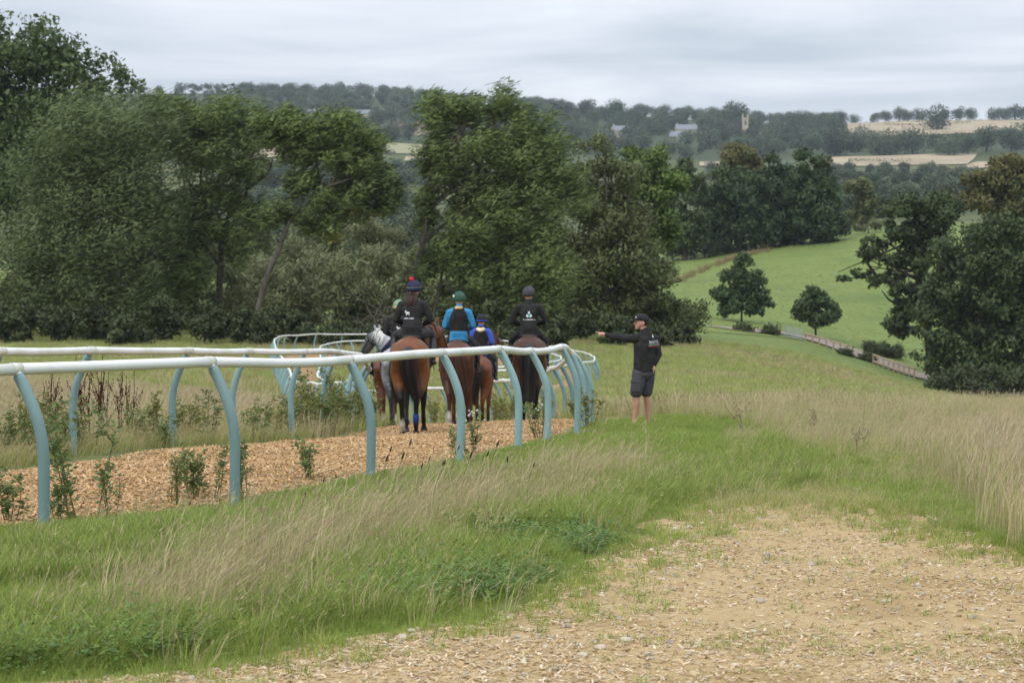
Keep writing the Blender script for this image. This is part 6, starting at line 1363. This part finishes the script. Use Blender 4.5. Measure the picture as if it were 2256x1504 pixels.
# dock: dark red-brown seed spikes
def dock(h, n):
    root = empty('dock_plant'); sm, sd = MB(), MB()
    for k in range(n):
        tp = np.array([rs.normal(.04, .13), rs.normal(0, .10), h * rs.uniform(.7, 1.05)]); b0 = rs.normal(0, .02, 3) * [1, 1, 0]; pt = np.array([b0, (b0 + tp) / 2 + rs.normal(0, .015, 3), tp]); pt = spline(pt, 6); sm.add(*tube(pt, list(np.linspace(.008, .003, len(pt))), 5))
        br = [pt[4:]] + [np.linspace(pt[i], pt[i] + np.array([rs.normal(0, .06), rs.normal(0, .06), rs.uniform(.12, .28)]) * h, 6) for i in rs.integers(3, 9, 5)]
        for p in br:
            sm.add(*tube(p, [.003] * len(p), 4))
            for j in range(17):
                c = p[rs.integers(len(p))] + rs.normal(0, .007, 3) + np.array([0, 0, rs.uniform(-.03, .03)]); V, f = ball(c, (.0065, .0065, .011), 5, 4); sd.add(V, f)
    obj('stem', sm.mesh('stem', m_dock), root); obj('seed_spike', sd.mesh('seed_spike', m_dock), root)['kind'] = 'stuff'; return root
GD = 'dock plants behind the far rail'
dk = [dock(1.2, 3), dock(1.15, 2)]
for i, (px, d, s) in enumerate(((112, 30.6, .95), (128, 31, .9), (195, 30.2, 1.15), (212, 30.6, 1.1), (235, 31.2, .95), (262, 30.8, 1.0), (278, 31, .9), (648, 62, 1.0), (690, 66, 1.1), (60, 31, .7))):
    o = dk[i] if i < 2 else copy_tree(dk[i % 2]); put(o, px, d=d, s=s, label='dark red-brown dock gone to seed behind the far rail', cat='dock', group=GD)
# ribwort heads standing over the blond grass
def plantain(h):
    root = empty('plantain'); sm, hd_ = MB(), MB(); tp = np.array([h * .18, 0, h]); pt = spline(np.array([(0, 0, 0), (h * .04, 0, h * .55), tp]), 4); sm.add(*tube(pt, [.0024] * len(pt), 4)); d = unit(pt[-1] - pt[-3]); hd_.add(*tube([tp, tp + d * .022, tp + d * .05], [.0055, .0075, .003], 6))
    obj('stalk', sm.mesh('stalk', m_stem), root); obj('seed_head', hd_.mesh('seed_head', m_head), root); return root
pl0 = [plantain(.42), plantain(.52)]
for i, (px, py, s) in enumerate(((828, 1130, 1.1), (838, 1128, 1.05), (860, 1150, 1.2), (878, 1120, 1.1), (912, 1140, 1.0), (922, 1145, .9), (960, 1130, 1.0), (985, 1125, 1.05), (1015, 1120, 1.1), (1030, 1118, 1.15), (1052, 1120, 1.1), (1070, 1118, 1.05), (1110, 1125, 1.0), (950, 1165, .9), (1160, 1110, .8), (620, 1190, .7), (655, 1185, .7), (690, 1180, .75))):
    o = pl0[i] if i < 2 else copy_tree(pl0[i % 2]); put(o, px, py, s=s, label='ribwort plantain stalk with dark seed head over the blond grass', cat='plantain', group='ribwort seed heads'); o.rotation_euler = (0, 0, rs.normal(0, .5))
# dead thistles in the dry meadow
def deadt(h):
    root = empty('dead_thistle'); sm = MB()
    for k in range(4):
        tp = np.array([rs.normal(0, .12), rs.normal(0, .1), h * rs.uniform(.7, 1)]); sm.add(*tube(spline(np.array([(0, 0, 0), tp * .5 + rs.normal(0, .03, 3), tp]), 4), list(np.linspace(.008, .003, 9)), 5))
        for j in range(6): c = tp * rs.uniform(.55, 1.0); e = c + np.array([rs.normal(0, .06), rs.normal(0, .06), .07]); sm.add(*tube([c, e], [.003, .002], 4)); sm.add(*ball(e, .014, 6, 5))
    obj('stalk', sm.mesh('stalk', m_dead), root); return root
for px, py, s, lb in ((1640, 955, .8, 'pale dead thistle standing in the dry meadow behind the man'), (1795, 965, .65, 'dark dead thistle standing alone in the dry meadow'), (1890, 1010, .6, 'short dead thistle where the path fades out')): put(deadt(.62), px, py, s=s, label=lb, cat='thistle')
# bigger stones on the path
m_rock = plain('limestone_rock', (.52, .45, .33), (.42, .36, .26), 14, .85, .2, (40, .5, .01))
def stone(r):
    bm = bmesh.new(); bmesh.ops.create_icosphere(bm, subdivisions=2, radius=r)
    for v in bm.verts: n_v = v.co.normalized(); v.co = v.co * (1 + .28 * float(vnoise(np.array([n_v.x * 2.1 + 9 * r * 100]), np.array([n_v.y * 2.1 + n_v.z * 1.7]), 5)[0])); v.co.z *= .6
    me = bpy.data.meshes.new('stone'); bm.to_mesh(me); bm.free(); me.materials.append(m_rock); return me
for px, py, r in ((1380, 1430, .032), (1325, 1450, .030), (1285, 1468, .026), (1665, 1405, .020), (1720, 1258, .020), (2030, 1410, .024), (1955, 1330, .02), (1765, 1484, .022), (1280, 1318, .022), (1520, 1165, .035), (1490, 1168, .03), (1550, 1158, .03), (1735, 1170, .028), (905, 1410, .028), (885, 1425, .03), (2080, 1345, .02)):
    o = obj('stone', stone(r)); x, y = plan(px, py); o.location = (x, y, Gz(x, y) + .012 + r * .2); o.rotation_euler = (0, 0, rs.uniform(0, 6)); tag(o, 'pale rounded stone lying among the shavings on the path', 'stone', 'stones on the path')
# ------------------------------------------------------------------ the valley air
zs = gz.min(); hb = 175.0
V, f = box((0, 0, (zs - 1 + hb) / 2), (7600, 7600, hb - zs + 1))
m_h = bpy.data.materials.new('valley_air'); m_h.use_nodes = True; t = m_h.node_tree; t.nodes.clear()
o_ = N(t, 'ShaderNodeOutputMaterial'); pv = N(t, 'ShaderNodeVolumePrincipled'); pv.inputs['Color'].default_value = (.80, .90, 1.0, 1); pv.inputs['Density'].default_value = 0.00007; pv.inputs['Anisotropy'].default_value = 0.1
t.links.new(pv.outputs[0], o_.inputs['Volume'])
hz_o = obj('haze', raw_mesh('haze', V, f, m_h, smooth=False)); tag(hz_o, 'faint blue valley haze', 'haze', kind='stuff')
